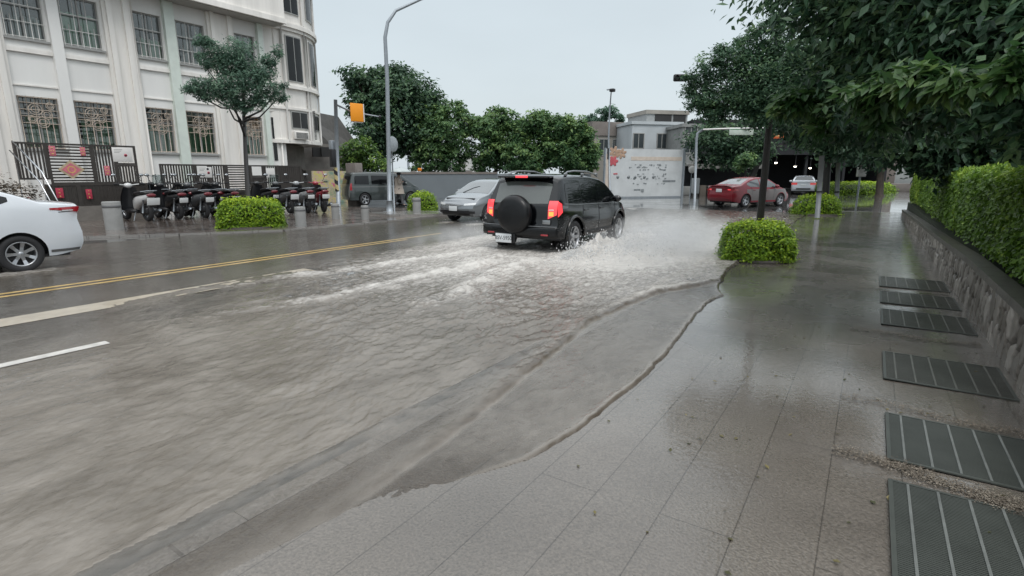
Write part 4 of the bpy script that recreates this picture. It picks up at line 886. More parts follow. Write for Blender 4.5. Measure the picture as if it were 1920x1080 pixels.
# spoiler and high lamp
b = MB(); 
for k in range(1): b.rbox((.30, 0, 1.655), (.30, 1.22, .05), .022)
o = s.put(b, 'roof_spoiler', M_pblack); MB().rbox((.145, 0, 1.655), (.02, .3, .045), .008).build('high_brake_lamp', M_redlit, o)
for sg in (1, -1):
    b = MB(); ya = .70; b.tube([(.75, sg*ya, 1.69), (.88, sg*ya, 1.755), (1.2, sg*ya, 1.775), (1.9, sg*ya, 1.765), (2.35, sg*ya, 1.70), (2.5, sg*ya, 1.645)], .018, 8)
    for x in (.8, 1.65, 2.42): b.rbox((x, sg*ya, 1.70), (.11, .045, .07), .014)
    s.put(b, 'roof_rail', mat('roof rail silver', (.3, .31, .32), .35, metal=.8))
for sg in (1, -1):
    b = s.end(1, sg*.68, sg*.865, .86, 1.16, .012, ny=8, lo=lambda y: .80+.06*(abs(y)-.68)*8, hi=lambda y: 1.17, mb=MB()) if sg > 0 else s.end(1, -.865, -.68, .86, 1.16, .012, ny=8, lo=lambda y: .80+.06*(abs(y)-.68)*8, hi=lambda y: 1.17)
    s.side(.0, .19, lambda x: .84+.5*x, lambda x: 1.17-.35*x, .012, (sg,), nx=8, mb=b); o = s.put(b, 'tail_light', M_redlit)
    b = s.end(1, min(sg*.70, sg*.80), max(sg*.70, sg*.80), .86, .95, .018, ny=4, nz=4); b.build('amber_lamp', M_amber, o)
    b = s.end(1, min(sg*.70, sg*.8), max(sg*.70, sg*.8), .975, 1.0, .018, ny=4, nz=2); b.build('clear_strip', M_clear, o)
# spare wheel
My = Matrix.Rotation(-math.pi/2, 3, 'Y')
b = MB(); b.lathe([(0, .245), (.2, .243), (.30, .23), (.37, .20), (.405, .13), (.405, .04), (.36, .0), (.15, -.02)], (.035, .05, .88), 48, M=My); o = s.put(b, 'spare_wheel_cover', mat('black wheel cover', (.005, .0055, .0065), .35, coat=.15, spec=.3))
MB().rbox((.02, .05, .52), (.1, .3, .1), .03).build('carrier', M_black_pl, o)
# rear bumper, plate, reflectors, tow
b = s.end(1, -.93, .93, .43, .64, .05, ny=24, nz=5); s.put(b, 'rear_bumper', mat('black bumper paint', (.004, .0045, .0055), .25, spec=.35, coat=.15), solid=.06)
b = s.end(1, -.9, .9, .64, .655, .055, ny=24, nz=1); s.put(b, 'bumper_strip', mat('scuffed bumper strip', (.09, .095, .10), .4))
MB().rbox((-.055, .28, .37), (.02, .5, .22), .01).build('plate_recess', M_black_pl, s.t)
s.plate(1, .37, 'BSV-5950', .40, .19, y=.30, off=.135)
for sg in (1, -1): MB().rbox((-.035, sg*.66, .475), (.02, .17, .035), .008).build('reflector', M_red, s.t)
MB().rbox((.045, -.66, .735), (.012, .18, .085), .005).build('chrome_badge', mat('dull silver badge', (.3, .31, .32), .3, metal=.6), s.t)
MB().rbox((.045, .68, .60), (.012, .1, .03), .005).build('badge', mat('small red badge', (.35, .05, .03), .4), s.t)
for a in s.ax:
    for sg in (1, -1):
        b = MB(); pts = []
        for k in range(15):
            t = math.pi*(k/14*1.16-.08); x = a-math.cos(t)*(s.ra+.02); z = max(.37, s.rw+math.sin(t)*(s.ra+.02)); X, Y, Z = s.shape(min(max(x, .02), s.L-.05), s.half(x, z), z); pts.append((X, sg*(Y+.004), Z))
        b.tube(pts, .035, 8); s.put(b, 'arch_flare', M_pblack)
s.put(s.side(1.32, 3.0, .38, .46, .02, nx=20), 'sill_trim', M_black_pl, solid=.02)
for x in (1.25, 2.11, 3.08): s.seam(x, .48 if x > 1.3 else .85, x+(.04 if x < 3 else .1), 1.04)
s.put(s.side(.32, 3.3, lambda x: s.belt(x)+.018, lambda x: s.belt(x)+.034, .005, nx=50, nz=1), 'window_trim', mat('trim line', (.22, .23, .24), .3, metal=.6)); s.put(s.side(.22, .48, lambda x: 1.01, lambda x: 1.075-.12*(x-.22), .006, nx=6, nz=2), 'tail_lamp_trim', mat('trim line', (.22, .23, .24), .3))
s.handles((1.42, 2.30), .93, M_pblack); s.mirrors(2.98, 1.06, M_pblack)
for sg in (1, -1): s.put(s.end(0, sg*.72 if sg < 0 else .45, -.45 if sg < 0 else .72, .68, .82, .006, ny=6), 'headlight', M_clear)
s.put(s.end(0, -.4, .4, .66, .78, .006), 'grille', M_black_pl)

def sedan(name, loc, az, label, pnt, W=1.74, L=4.42, glass=M_glassd, spokes=5, rim=M_alu, up=0):
    k = L/4.42
    s = Car(name, loc, az, label, 'car', pnt,
        [(a_, b_+up*min(1, max(0, (b_-.6)/.35))) for a_, b_ in [(0, .99), (.04, 1.03), (.3, 1.065), (.62, 1.10), (.9, 1.22), (1.3, 1.37), (1.7, 1.45), (2.15, 1.475), (2.55, 1.44), (2.8, 1.37), (3.15, 1.18), (3.5, 1.0), (3.65, .96), (4.1, .86), (4.3, .78), (4.42, .66)]],
        [(0, .98+up), (.8, .985+up), (3.4, .90+up), (4.42, .7)], W, (.98, 3.55), .315, .365, sill=.24, ends=.6, tum=.27, edge=.06, lowz=(.30, .24),
        rsh=[(.2, .12), (.42, .01), (.6, 0), (.85, .05), (.95, .035), (1.03, .0)], fsh=[(.2, .12), (.35, .02), (.5, 0), (.62, .03), (.75, .14), (.9, .3)], plan_r=.12, plan_f=.14)
    s.wheels(spokes, rim)
    hiw = lambda x: s.top(x)-.105
    lo = lambda x: s.belt(x)+.035
    for sg in (1, -1):
        s.put(s.side(1.02, 1.92, lambda x: lo(x)+max(0, 1.25-x)*.35, hiw, .004, (sg,)), 'side_window', glass); s.put(s.side(1.99, 3.28, lo, hiw, .004, (sg,)), 'side_window', glass)
    s.put(s.topp(.68, 1.42, .84, .80, .004), 'rear_window', glass); s.put(s.topp(2.72, 3.50, .84, .92, .004), 'windscreen', glass)
    for x in (1.95, 2.98): s.seam(x, .34, x+.02, lo(x))
    s.seam(1.42, .62, 1.30, lo(1.2)); s.handles((1.52, 2.42), .84, pnt); s.mirrors(3.05, .95, pnt)
    return s
# white saloon leaving on the left
s = sedan('white_sedan', (-12.68, 3.83, .0), 180, 'white saloon car leaving the picture at the far left, its silver wheel in shallow water', M_pwhite, spokes=7, up=.10)
for sg in (1, -1):
    b = s.side(.0, .50, lambda x: .975+.12*x, lambda x: 1.075-.03*x, .009, (sg,), nx=12, nz=3); s.end(1, sg*.55 if sg > 0 else -.86, .86 if sg > 0 else -.55, .96, 1.065, .009, ny=10, mb=b); o = s.put(b, 'tail_light', M_red)
    s.side(.1, .3, 1.0, 1.02, .013, (sg,), nx=4, nz=1).build('clear_strip', M_clear, o)
s.put(s.side(.03, .58, .30, .345, .006, nx=10), 'bumper_lower_trim', mat('grey trim', (.1, .1, .1), .5)); s.plate(1, .8)
s.seam(.36, .985, .1, .99); 
# grey saloon coming towards us
x, y = -11.50, 14.05+4.42
s = sedan('grey_sedan', (x, y, -.01), 183, 'dark grey wet saloon car facing the camera, left of the black car', M_pgrey, glass=M_glass_sky)
for sg in (1, -1):
    a0, a1 = (.42, .80) if sg > 0 else (-.80, -.42)
    b = s.end(0, a0, a1, .60, .69, .008, ny=8, nz=3, lo=lambda y: .60+.09*(abs(y)-.42), hi=lambda y: .665+.10*(abs(y)-.42)); s.put(b, 'headlight', M_clear)
    s.put(s.end(0, a0+.1*(sg > 0)-.0, a1-.1*(sg < 0), .34, .42, .006, ny=5), 'fog_lamp_recess', M_black_pl)
s.put(s.end(0, -.44, .44, .60, .625, .010, ny=8, nz=1), 'chrome_strip', M_chrome); s.put(s.end(0, -.62, .62, .28, .44, .005, ny=10), 'grille', M_black_pl)
s.plate(0, .50); b = MB(); b.tube([(3.52, -.35, 1.0), (3.2, -.1, 1.17), (3.1, .1, 1.215)], .008, 5); b.build('wiper', M_ink, s.t)
# dark red saloon with grey panels laid over its doors, turning away
s = sedan('red_sedan', (-6.35, 28.1, 0), 29, 'dark red saloon car turning away beyond the junction, seen past the thin tree trunk', M_pred, glass=M_glass_sky)
for sg in (1, -1):
    b = s.side(.0, .36, .80, .90, .008, (sg,), nx=8, nz=3); s.end(1, .5 if sg > 0 else -.86, .86 if sg > 0 else -.5, .79, .90, .008, ny=8, mb=b); o = s.put(b, 'tail_light', M_red)
    s.end(1, .5 if sg > 0 else -.66, .66 if sg > 0 else -.5, .85, .885, .013, ny=4, nz=1).build('lit_strip', M_redlit, o)
s.plate(1, .82, off=.03); MB().rbox((.05, 0, 1.045), (.14, 1.35, .02), .008).build('boot_spoiler', M_pred, s.t)
s.put(s.side(1.0, 4.15, lambda x: max(s.bot(x)+.03, .33), lambda x: .88, .003, nx=60), 'door_skin', mat('grey door panels', (.12, .10, .095), .35, coat=.8))
# small white car far off
x, y = gp(1502, 365)
s = sedan('white_hatchback', (-4.55, 48.3, 0), -6, 'small white car far beyond the junction in front of the dark yard', M_pwhite)
for sg in (1, -1): s.put(s.end(1, .45 if sg > 0 else -.86, .86 if sg > 0 else -.45, .76, .93, .01, ny=6), 'tail_light', mat('pale red lens', (.5, .06, .06), .2, coat=1, emit=(.9, .1, .1), es=.25))
s.put(s.end(1, -.5, .5, .40, .5, .01, ny=6), 'bumper_trim', M_black_pl); s.plate(1, .75)
# van parked across
vx, vy = gp(690, 386); va = 24
s = Car('dark_van', (vx-.95*math.sin(R(va))-.85*math.cos(R(va)), vy-.95*math.cos(R(va))+.85*math.sin(R(va)), 0), va, 'dark green grey van seen side on behind the tall lamp post', 'van', M_pvan,
    [(0, 1.62), (.1, 1.67), (.4, 1.71), (1.5, 1.73), (2.9, 1.70), (3.3, 1.60), (3.8, 1.28), (4.1, 1.08), (4.6, .96), (4.8, .82)], [(0, 1.0), (4, .95), (4.8, .8)], 1.8, (.95, 3.85), .33, .39, sill=.3, ends=.6, tum=.17, edge=.08,
    rsh=[(.3, .05), (.5, 0), (1.0, .05), (1.62, .25)], fsh=[(.3, .1), (.5, 0), (.8, .1), (1.1, .3)])
s.wheels(5)
for x0, x1 in ((.32, 1.25), (1.4, 2.4), (2.55, 3.6)):
    for sg in (1, -1): s.put(s.side(x0, x1, lambda x: s.belt(x)+.1, (lambda x: min(s.top(x)-.19, s.belt(x)+.1+(x-.2)*2.6)), .004, (sg,)), 'side_window', M_glassd)
s.put(s.topp(3.38, 4.05, .84, .92, .004), 'windscreen', M_glass_sky); s.put(s.end(1, -.6, .6, 1.1, 1.5, .004), 'rear_window', M_glassd)
s.put(s.side(.1, 3.9, .96, .985, .006, nx=40, nz=1), 'waist_strip', mat('waist strip', (.16, .165, .165), .4))
for sg in (1, -1): b = s.side(.0, .14, .8, 1.15, .008, (sg,), nx=4); s.put(b, 'tail_light', M_red)
for x in (1.33, 2.48): s.seam(x, .4, x, 1.0)
s.mirrors(3.5, 1.05, M_pvan); s.t.scale = (.86, 1, 1); s.put(s.topp(1.0, 3.0, .8, .8, .01), 'roof_panel', M_psil)

# ---- scooters
M_sb0 = mat('dark scooter shield', (.02, .021, .024), .35, coat=.5)
def scooter(bodym, lensm, label, x, y, az, rack=False, screen=False, pw=1):
    t = thing('parked_scooter', (x, y, .035), az=az, label=label, cat='scooter', group='scooters parked in a row by the fence')
    # x forward, rear axle at 0, front axle 1.25
    My = Matrix.Rotation(-math.pi/2, 3, 'X')
    for ax, nm in ((0, 'rear_wheel'), (1.26, 'front_wheel')):
        w_ = MB().lathe([(.15, -.05), (.21, -.055), (.24, -.035), (.25, 0), (.24, .035), (.21, .055), (.15, .05), (.15, -.05)], n=22, M=My).build('wheel', M_dark, t, (ax, 0, .25))
        b = MB(); b.lathe([(.15, -.02), (.14, -.02), (.14, .02), (.15, .02)], n=20, M=My); b.lathe([(0, -.05), (.05, -.05), (.05, .05), (0, .05)], n=10, M=My)
        for k in range(5): a = k*1.2566; b.tube([(.04*math.cos(a), 0, .04*math.sin(a)), (.145*math.cos(a), 0, .145*math.sin(a))], .012, 5)
        b.build('rim', M_alu, w_)
    def loft(secs, name, m, parent=None, n=16, pw_=2.6):       # (x, z, halfwidth, halfheight)
        vs = []; fs = []
        for (sx_, sz, hw, hh) in secs:
            for k in range(n):
                a = 2*math.pi*k/n; c, si = math.cos(a), math.sin(a); vs.append((sx_, hw*abs(c)**(2/pw_)*(1 if c > 0 else -1), sz+hh*abs(si)**(2/pw_)*(1 if si > 0 else -1)))
        for i in range(len(secs)-1):
            for k in range(n): fs.append((i*n+k, (i+1)*n+k, (i+1)*n+(k+1) % n, i*n+(k+1) % n))
        fs += [tuple(range(n)), tuple((len(secs)-1)*n+k for k in reversed(range(n)))]
        return MB().add(vs, fs, 0, True).build(name, m, parent or t)
    bd = loft([(-.33, .74, .05, .05), (-.25, .70, .10, .08), (-.05, .64, .15, .12), (.2, .58, .17, .16), (.42, .5, .15, .2), (.5, .42, .12, .18)], 'rear_body', bodym)
    loft([(-.24, .80, .09, .02), (-.1, .82, .14, .045), (.15, .80, .15, .06), (.42, .77, .13, .06), (.52, .73, .08, .04)], 'seat', M_black_pl)
    loft([(.4, .28, .15, .06), (.95, .28, .16, .06)], 'floorboard', M_black_pl)
    # leg shield
    b = MB(); vs = []
    for k in range(9):
        q = k/8; z = .3+.65*q; x0 = 1.0-.12*q+.02*math.sin(q*3); hw = .19-.05*q+.04*math.sin(q*3.14)
        for j in range(9): f = -1+j/4; vs.append((x0+.06*(1-f*f), hw*f, z))
    for k in range(9):
        q = k/8; z = .3+.65*q; x0 = .96-.12*q+.02*math.sin(q*3); hw = .19-.05*q+.04*math.sin(q*3.14)
        for j in range(9): f = -1+j/4; vs.append((x0+.06*(1-f*f)-.02, hw*f*.98, z))
    fs = [(i*9+j, i*9+j+1, (i+1)*9+j+1, (i+1)*9+j) for i in range(8) for j in range(8)]; fs += [tuple(81+v for v in reversed(f)) for f in fs[:64]]
    b.add(vs, fs, 0, True); b.build('leg_shield', M_sb0, t)
    loft([(1.0, .42, .07, .07), (1.2, .54, .08, .035), (1.4, .50, .075, .03), (1.52, .40, .05, .02)], 'front_fender', bodym)
    MB().tube([(1.26, .07, .25), (1.12, .07, .6), (.92, 0, .95)], .02).tube([(1.26, -.07, .25), (1.12, -.07, .6), (.92, 0, .95)], .02).build('fork', M_galv, t)
    b = MB(); b.ball((.92, 0, 1.0), (.1, .1, .08), 14); b.tube([(.82, -.33, 1.04), (.88, -.2, 1.03), (.92, 0, 1.0), (.88, .2, 1.03), (.82, .33, 1.04)], .016); h = b.build('handlebar', bodym, t)
    for sg in (1, -1):
        m = MB(); m.tube([(.88, sg*.2, 1.03), (.90, sg*.27, 1.16), (.86, sg*.31, 1.27)], .007, 6); m.ball((.85, sg*.33, 1.30), (.018, .065, .042), 12); o = m.build('mirror', M_black_pl, h)
        MB().ball((.838, sg*.33, 1.30), (.008, .056, .034), 10).build('mirror_glass', M_chrome, o)
        MB().tube([(.82, sg*.24, 1.045), (.82, sg*.37, 1.045)], .02).build('grip', M_dark, h)
    tl = MB().ball((-.32, 0, .74), (.05, .12, .055), 14).build('tail_light', lensm, bd)
    fd = MB().rbox((-.36, 0, .53), (.03, .16, .26), .01, M=Matrix.Rotation(-.25, 3, 'Y')).build('rear_fender', M_black_pl, t)
    MB().rbox((-.395, 0, .57), (.01, .20*pw, .13*pw), .004, M=Matrix.Rotation(-.25, 3, 'Y')).build('number_plate', M_plate, fd)
    MB().rbox((.05, 0, .3), (.42, .2, .2), .05).build('engine', M_black_pl, t)
    MB().tube([(.2, -.15, .22), (-.05, -.17, .26), (-.3, -.17, .33)], [.03, .05, .045]).build('exhaust', M_galv, t)
    for sg in (1, -1): MB().tube([(0, sg*.12, .25), (-.14, sg*.13, .62)], .022, 8).build('shock_absorber', M_galv, t)
    MB().tube([(-.1, .15, .84), (-.38, .12, .87), (-.38, -.12, .87), (-.1, -.15, .84)], .011, 6).build('grab_rail', M_galv, t)
    MB().tube([(.35, -.14, .26), (.28, -.24, .02)], .012, 6).tube([(.35, .14, .26), (.28, .24, .02)], .012, 6).build('stand', M_galv, t)
    if screen: MB().rbox((.98, 0, 1.16), (.012, .3, .3), .005, M=Matrix.Rotation(-.3, 3, 'Y')).build('windshield', glass_thin('scooter screen'), t)
    t.scale = (1.15, 1.32, 1.2)
    return t
M_sb = mat('black scooter plastic', (.014, .015, .017), .3, coat=.7, var=.15); M_sg = mat('grey scooter plastic', (.10, .105, .11), .3, coat=.7); M_ss = mat('silver scooter plastic', (.38, .39, .4), .3, coat=.8); M_sw = mat('white scooter plastic', (.6, .6, .6), .3, coat=.8); M_sr = mat('red scooter plastic', (.3, .02, .035), .3, coat=.8)
M_redd = mat('dull red lens', (.16, .01, .018), .3, coat=.5, var=.2)
sc = [(268, 420, -70, M_sw, M_redd, 'white and black scooter with a big white plate, nearest the tall fence', 1.55),
      (300, 412, -62, M_sb, M_redd, 'black scooter tucked just behind the white one in the row', .7),
      (325, 416, -68, M_sb, M_redd, 'black scooter with a high white plate, third from the left end of the row', 1.1),
      (286, 402, -58, M_sb, M_redd, 'black scooter parked a row further back behind the first two', .7),
      (388, 401, -55, M_sg, M_redd, 'dark scooter a row further back, under the board with two dots', .7),
      (348, 411, -60, M_sb, M_redd, 'all black scooter between two showing plates, left of the round bush', .8),
      (374, 414, -66, M_sg, M_redd, 'dark grey scooter with a low white plate, fifth from the left end', 1.1),
      (402, 410, -58, M_sb, M_redd, 'black scooter half hidden, sixth from the left end of the row', .8),
      (424, 411, -64, M_sb, M_redd, 'black scooter whose plate touches the left side of the bush', 1.1),
      (498, 404, -62, M_sb, M_redd, 'black scooter right behind the tree trunk, above the bush', .9),
      (533, 405, -60, M_sg, M_redd, 'grey scooter with a white plate just right of the bush', 1.3),
      (566, 404, -52, M_ss, M_redd, 'silver scooter with a raised tail, behind the short grey bollard', 1.0),
      (596, 403, -44, M_sr, M_redd, 'red tailed scooter at the right end of the row', 1.1)]
for i, (u, v, a, m1, m2, lb, pw) in enumerate(sc):
    x, y = gp(u+12, v-3); scooter(m1, m2, lb, x, y, a-24, screen=(i in (2, 10)), pw=pw)
# ================================================================== trees, bushes, hedge
def leaves(rs, P, nrm, size, droop=0, asp=.5, fold=.25, tint=None):
    """P: (n,3) leaf bases; nrm: (n,3) preferred facing; returns verts, faces, tint"""
    n = len(P); a = rs.normal(size=(n, 3)); a /= np.linalg.norm(a, axis=1)[:, None]
    N_ = nrm+.75*a; N_ /= np.linalg.norm(N_, axis=1)[:, None]
    b = rs.normal(size=(n, 3)); b[:, 2] -= droop; D_ = b-N_*(b*N_).sum(1)[:, None]; D_ /= np.linalg.norm(D_, axis=1)[:, None]; S_ = np.cross(N_, D_)
    L = size*(.6+.8*rs.rand(n))[:, None]; wv = L*asp*.5
    v0 = P; v1 = P+D_*L*.45+S_*wv+N_*wv*fold; v2 = P+D_*L; v3 = P+D_*L*.45-S_*wv+N_*wv*fold
    V = np.stack([v0, v1, v2, v3], 1).reshape(-1, 3); i = np.arange(n)*4; F = np.stack([i, i+1, i+2, i+3], 1)
    t = tint if tint is not None else rs.rand(n); return V, F, np.repeat(t, 4)
def crown(name, blobs, n, size, m, parent, seed=1, per=28, cl=.3, droop=.3, asp=.5, fill=.45, uptint=.0):
    rs = np.random.RandomState(seed); B = np.array(blobs, float)
    if B.shape[1] == 4: B = np.concatenate([B, B[:, 3:4], B[:, 3:4]], 1)
    vol = (B[:, 3]*B[:, 4]*B[:, 5])**.68; pr = vol/vol.sum(); nc = max(4, n//per)
    k = rs.choice(len(B), nc, p=pr); d = rs.normal(size=(nc, 3)); d /= np.linalg.norm(d, axis=1)[:, None]
    r = (fill+(1-fill)*rs.rand(nc))**.6; r = np.where(rs.rand(nc) < .12, r*1.18, r); C = B[k, :3]+d*B[k, 3:6]*r[:, None]
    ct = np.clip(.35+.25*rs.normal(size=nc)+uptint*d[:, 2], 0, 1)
    q = np.repeat(np.arange(nc), per); sp_ = cl*B[k, 3:6].mean(1)
    off = rs.normal(size=(len(q), 3))*sp_[q][:, None]*np.array([1, 1, .6]); P = C[q]+off*.7
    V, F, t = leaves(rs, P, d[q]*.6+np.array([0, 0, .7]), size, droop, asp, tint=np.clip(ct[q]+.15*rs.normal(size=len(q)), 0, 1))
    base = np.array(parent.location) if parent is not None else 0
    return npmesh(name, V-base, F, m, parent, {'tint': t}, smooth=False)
def limbs(b, base, top, targets, r0, rs_, n=8):
    base = Vector(base); top = Vector(top); mid = base.lerp(top, .5)+Vector((rs_.uniform(-.04, .04), rs_.uniform(-.04, .04), 0))
    b.tube([base, base.lerp(mid, .1), mid, top], [r0*1.35, r0, r0*.85, r0*.55], n)
    for t in targets:
        t = Vector(t); h = base.lerp(top, rs_.uniform(.62, .95)); m_ = h.lerp(t, .5)+Vector((0, 0, -.04*(t-h).length+rs_.uniform(-.05, .1)))
        b.tube([h, m_, t], [r0*.5, r0*.32, r0*.12], 6)
G_pine = leafmat('blue green leaves', (.06, .12, .085), (.13, .23, .16), (.25, .38, .26))
G_dark = leafmat('dark tree leaves', (.026, .06, .036), (.066, .13, .072), (.15, .25, .115))
G_near = leafmat('street tree leaves', (.036, .085, .05), (.09, .175, .098), (.20, .32, .15))
G_mid = leafmat('mid green leaves', (.05, .115, .05), (.12, .22, .085), (.26, .38, .13))
G_lite = leafmat('fresh green leaves', (.05, .11, .03), (.12, .22, .05), (.27, .40, .08))
G_bush = leafmat('lime bush leaves', (.06, .13, .012), (.20, .34, .02), (.50, .62, .035), trans=.3)
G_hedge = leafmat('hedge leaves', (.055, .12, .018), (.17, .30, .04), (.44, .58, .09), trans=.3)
G_big = leafmat('broad dark leaves', (.028, .065, .038), (.075, .148, .074), (.18, .28, .12), rough=.35)
G_core = mat('inner twigs', (.02, .028, .012), .9, var=.5, vs=12)
M_bark = mat('dark wet bark', (.014, .012, .011), .6, var=.35, vs=14, bump=.5, bs=40, stretch=(1, 1, .3))
M_barkb = mat('brown bark', (.09, .07, .055), .7, var=.35, vs=10, bump=.5, bs=30, stretch=(1, 1, .3))
def pxtree(name, label, base_uv, D, spec, n, size, m, r0=.1, seed=1, bark=None, top=None, depth=.35, group=None, cat='tree', droop=.3, per=28, cl=.3, asp=.5, fill=.45, limbn=6, uptint=.15, basexy=None, z0=0):
    rs = np.random.RandomState(seed); rn = random.Random(seed)
    x0, y0 = basexy if basexy else gp(*base_uv)
    D = D or math.hypot(x0, y0); t = thing(name, (x0, y0, z0), label=label, cat=cat, group=group); bl = []
    rm = max(s_[2] for s_ in spec)*D/FPX
    for s_ in spec:
        u, v, rp_ = s_[:3]; dd = D+(s_[3] if len(s_) > 3 else rs.uniform(-1, 1)*depth*rm*1.2); x, y, z = atd(u, v, dd); r = rp_*dd/FPX*1.02; bl.append((x, y, z, r, r, r*(s_[4] if len(s_) > 4 else .8)))
    tz = top if top else max(b_[2] for b_ in bl); c = max(bl, key=lambda q: q[2]); cxy = (x0*.6+c[0]*.4, y0*.6+c[1]*.4)
    b = MB(); limbs(b, (x0, y0, z0-.05), (cxy[0], cxy[1], tz), [q[:3] for q in bl[:limbn]], r0, rn); b.xform(Matrix.Translation(-Vector(t.location))); b.build('trunk', bark or M_bark, t)
    crown('crown', bl, n, size, m, t, seed, per, cl, droop, asp, fill, uptint); return t
# the street tree on the left pavement
pxtree('street_tree', 'blue green layered street tree rising from the square bush before the white building', (468, 420), 17.3,
    [(455, 72, 16, 17.3, 1.3), (450, 100, 26), (410, 98, 18), (384, 80, 14), (398, 118, 18), (372, 108, 10), (428, 126, 24), (505, 115, 15), (522, 98, 11), (490, 135, 20), (458, 146, 34), (408, 162, 22), (372, 165, 17), (350, 167, 10), (500, 168, 24), (524, 182, 14), (530, 160, 9), (430, 180, 22), (480, 185, 20), (455, 198, 14), (385, 180, 13)], 26000, .085, G_pine, r0=.085, seed=3, droop=.1, cl=.26, per=26, asp=.3, limbn=17, top=4.9, fill=.15, depth=.25)
# the tree on the near pavement
pxtree('street_tree', 'dark street tree with a straight black trunk in the round bush on the near pavement', (1418, 482), 10.3,
    [(1335, 125, 30), (1305, 165, 24), (1380, 110, 34), (1440, 90, 40), (1420, 160, 56), (1345, 185, 42), (1470, 150, 48), (1410, 188, 42), (1340, 210, 24), (1460, 198, 36), (1420, 55, 16), (1500, 110, 40), (1292, 145, 14), (1425, 220, 24), (1490, 215, 26), (1355, 95, 16), (1455, 45, 20), (1310, 195, 18), (1395, 78, 16)], 42000, .06, G_near, r0=.072, seed=5, droop=.2, cl=.26, limbn=16, top=4.1, asp=.38, fill=.15)
def bushbox(name, label, cx, cy, w_, d_, h, n, size, m, seed, rz=0, z0=.03, group='clipped bushes around the street trees', corner=.35):
    t = thing(name, (cx, cy, z0), rz=rz, label=label, cat='bush', group=group); rs = np.random.RandomState(seed)
    # superellipsoid surface with lumps
    u = rs.normal(size=(n, 3)); u[:, 2] = np.abs(u[:, 2])*1.0-.12; u /= np.linalg.norm(u, axis=1)[:, None]
    e = 5; k = (np.abs(u)**e).sum(1)**(-1/e); k = k*(1-corner*(k-1)); r = k*(1-.16*rs.rand(n)**2); lump = .80+.38*fbm(u[:, 0]*3.5+seed+9, u[:, 1]*3.5+u[:, 2]*3.5+9, 3)*(1 if corner > .2 else .6)+(.0 if corner > .2 else .09)+.10*(rs.rand(n) < .05)
    P = u*r[:, None]*lump[:, None]*np.array([w_/2, d_/2, h*.98]); P[:, 2] = np.clip(P[:, 2], .03, 9)
    nn = P/np.array([w_/2, d_/2, h])**2; nn /= np.linalg.norm(nn, axis=1)[:, None]
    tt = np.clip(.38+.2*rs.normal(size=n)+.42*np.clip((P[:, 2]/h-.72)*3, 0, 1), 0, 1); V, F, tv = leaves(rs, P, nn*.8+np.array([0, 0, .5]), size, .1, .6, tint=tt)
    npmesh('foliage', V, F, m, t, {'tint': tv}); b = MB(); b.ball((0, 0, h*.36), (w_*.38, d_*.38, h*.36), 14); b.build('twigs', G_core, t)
    if z0 > 0: MB().lathe([(w_*.5, -.02), (w_*.5, .035), (w_*.4, .05), (0, .06)], n=24).build('soil', mat('wet soil', (.03, .024, .018), .5, var=.4, vs=20, bump=.5), t)
    return t
x, y = gp(475, 428); bushbox('clipped_bush', 'bright lime green clipped bush round the foot of the left street tree', x-.3, y+.15, 1.8, 1.45, .86, 11000, .07, G_bush, 1, rz=AZ+.35, corner=.08)
x, y = gp(1411, 490); bushbox('clipped_bush', 'round lime green bush at the foot of the black trunk on the near pavement', x, y+.25, 1.3, 1.2, .74, 15000, .05, G_bush, 2, rz=.3, corner=.35)
x, y = gp(1528, 404); bushbox('clipped_bush', 'smaller green bush beside two grey posts further along the near pavement', x, y+.4, 1.75, 1.4, .80, 6000, .07, G_bush, 3, rz=.3)
x, y = gp(790, 398); bushbox('clipped_bush', 'lime green bush behind a stone bollard, left of the grey car', x-.1, y+.2, 1.2, 1.1, .85, 4500, .07, G_bush, 4, rz=.6)
x, y = gp(600, 372); bushbox('potted_shrub', 'small round green shrub in front of the painted mural', x, y, .75, .75, 1.1, 1500, .09, G_lite, 6, group=None, z0=.0)
sh = thing('dry_vine_shrub', (-22.0, 4.9, .035), label='straggly brown shrub with red flowers beside the handrail, far left', cat='shrub')
crown('foliage', [(-22.0, 4.9, .95, .55, .55, .75), (-21.8, 5.5, .8, .4, .5, .6), (-22.3, 4.3, 1.1, .6, .6, .8)], 3500, .09, leafmat('dry brown leaves', (.05, .04, .03), (.13, .10, .07), (.26, .22, .17)), sh, 8)
crown('flowers', [(-21.6, 5.0, .7, .35, .6, .3)], 160, .09, leafmat('red petals', (.25, .02, .04), (.35, .03, .06), (.45, .05, .09)), sh, 9, per=10)
# hedge on the retaining wall
WX = 1.13
def wall_h(Y): return np.interp(Y, [0, 4, 6.2, 9, 12, 20, 27], [.6, .6, .6, .6, .52, .36, .2])
hg = thing('clipped_hedge', (1.9, 14, 0), label='long clipped green hedge on top of the stone retaining wall at right', cat='hedge')
rs = np.random.RandomState(11)
def hx(Y, z): return 1.27+.10*(fbm(Y*1.1, z*2+3, 3)-.5)+.16*np.clip((.85-z)*2, 0, 1)
n = 34000; Yf = 4.6+21.6*rs.rand(n)**1.7; zf = .62+1.12*rs.rand(n)**.85; Pf = np.stack([hx(Yf, zf)+.10*rs.rand(n)**2+.18*np.clip((zf-1.6)*6, 0, 1)**2, Yf, zf], 1); Nf = np.tile([-1, 0, .35], (n, 1))
n2 = 12000; Yt = 4.6+21.6*rs.rand(n2)**1.5; Xt = 1.36+1.4*rs.rand(n2); Pt = np.stack([Xt, Yt, 1.70+.06*(fbm(Xt*3, Yt*3, 3)-.5)*2-.05*rs.rand(n2)], 1); Nt = np.tile([0, 0, 1.], (n2, 1))
n3 = 3000; Xe = 1.3+1.4*rs.rand(n3); Pe = np.stack([Xe, 26.25+0*Xe, .4+1.3*rs.rand(n3)], 1); Ne = np.tile([0, 1., .2], (n3, 1))
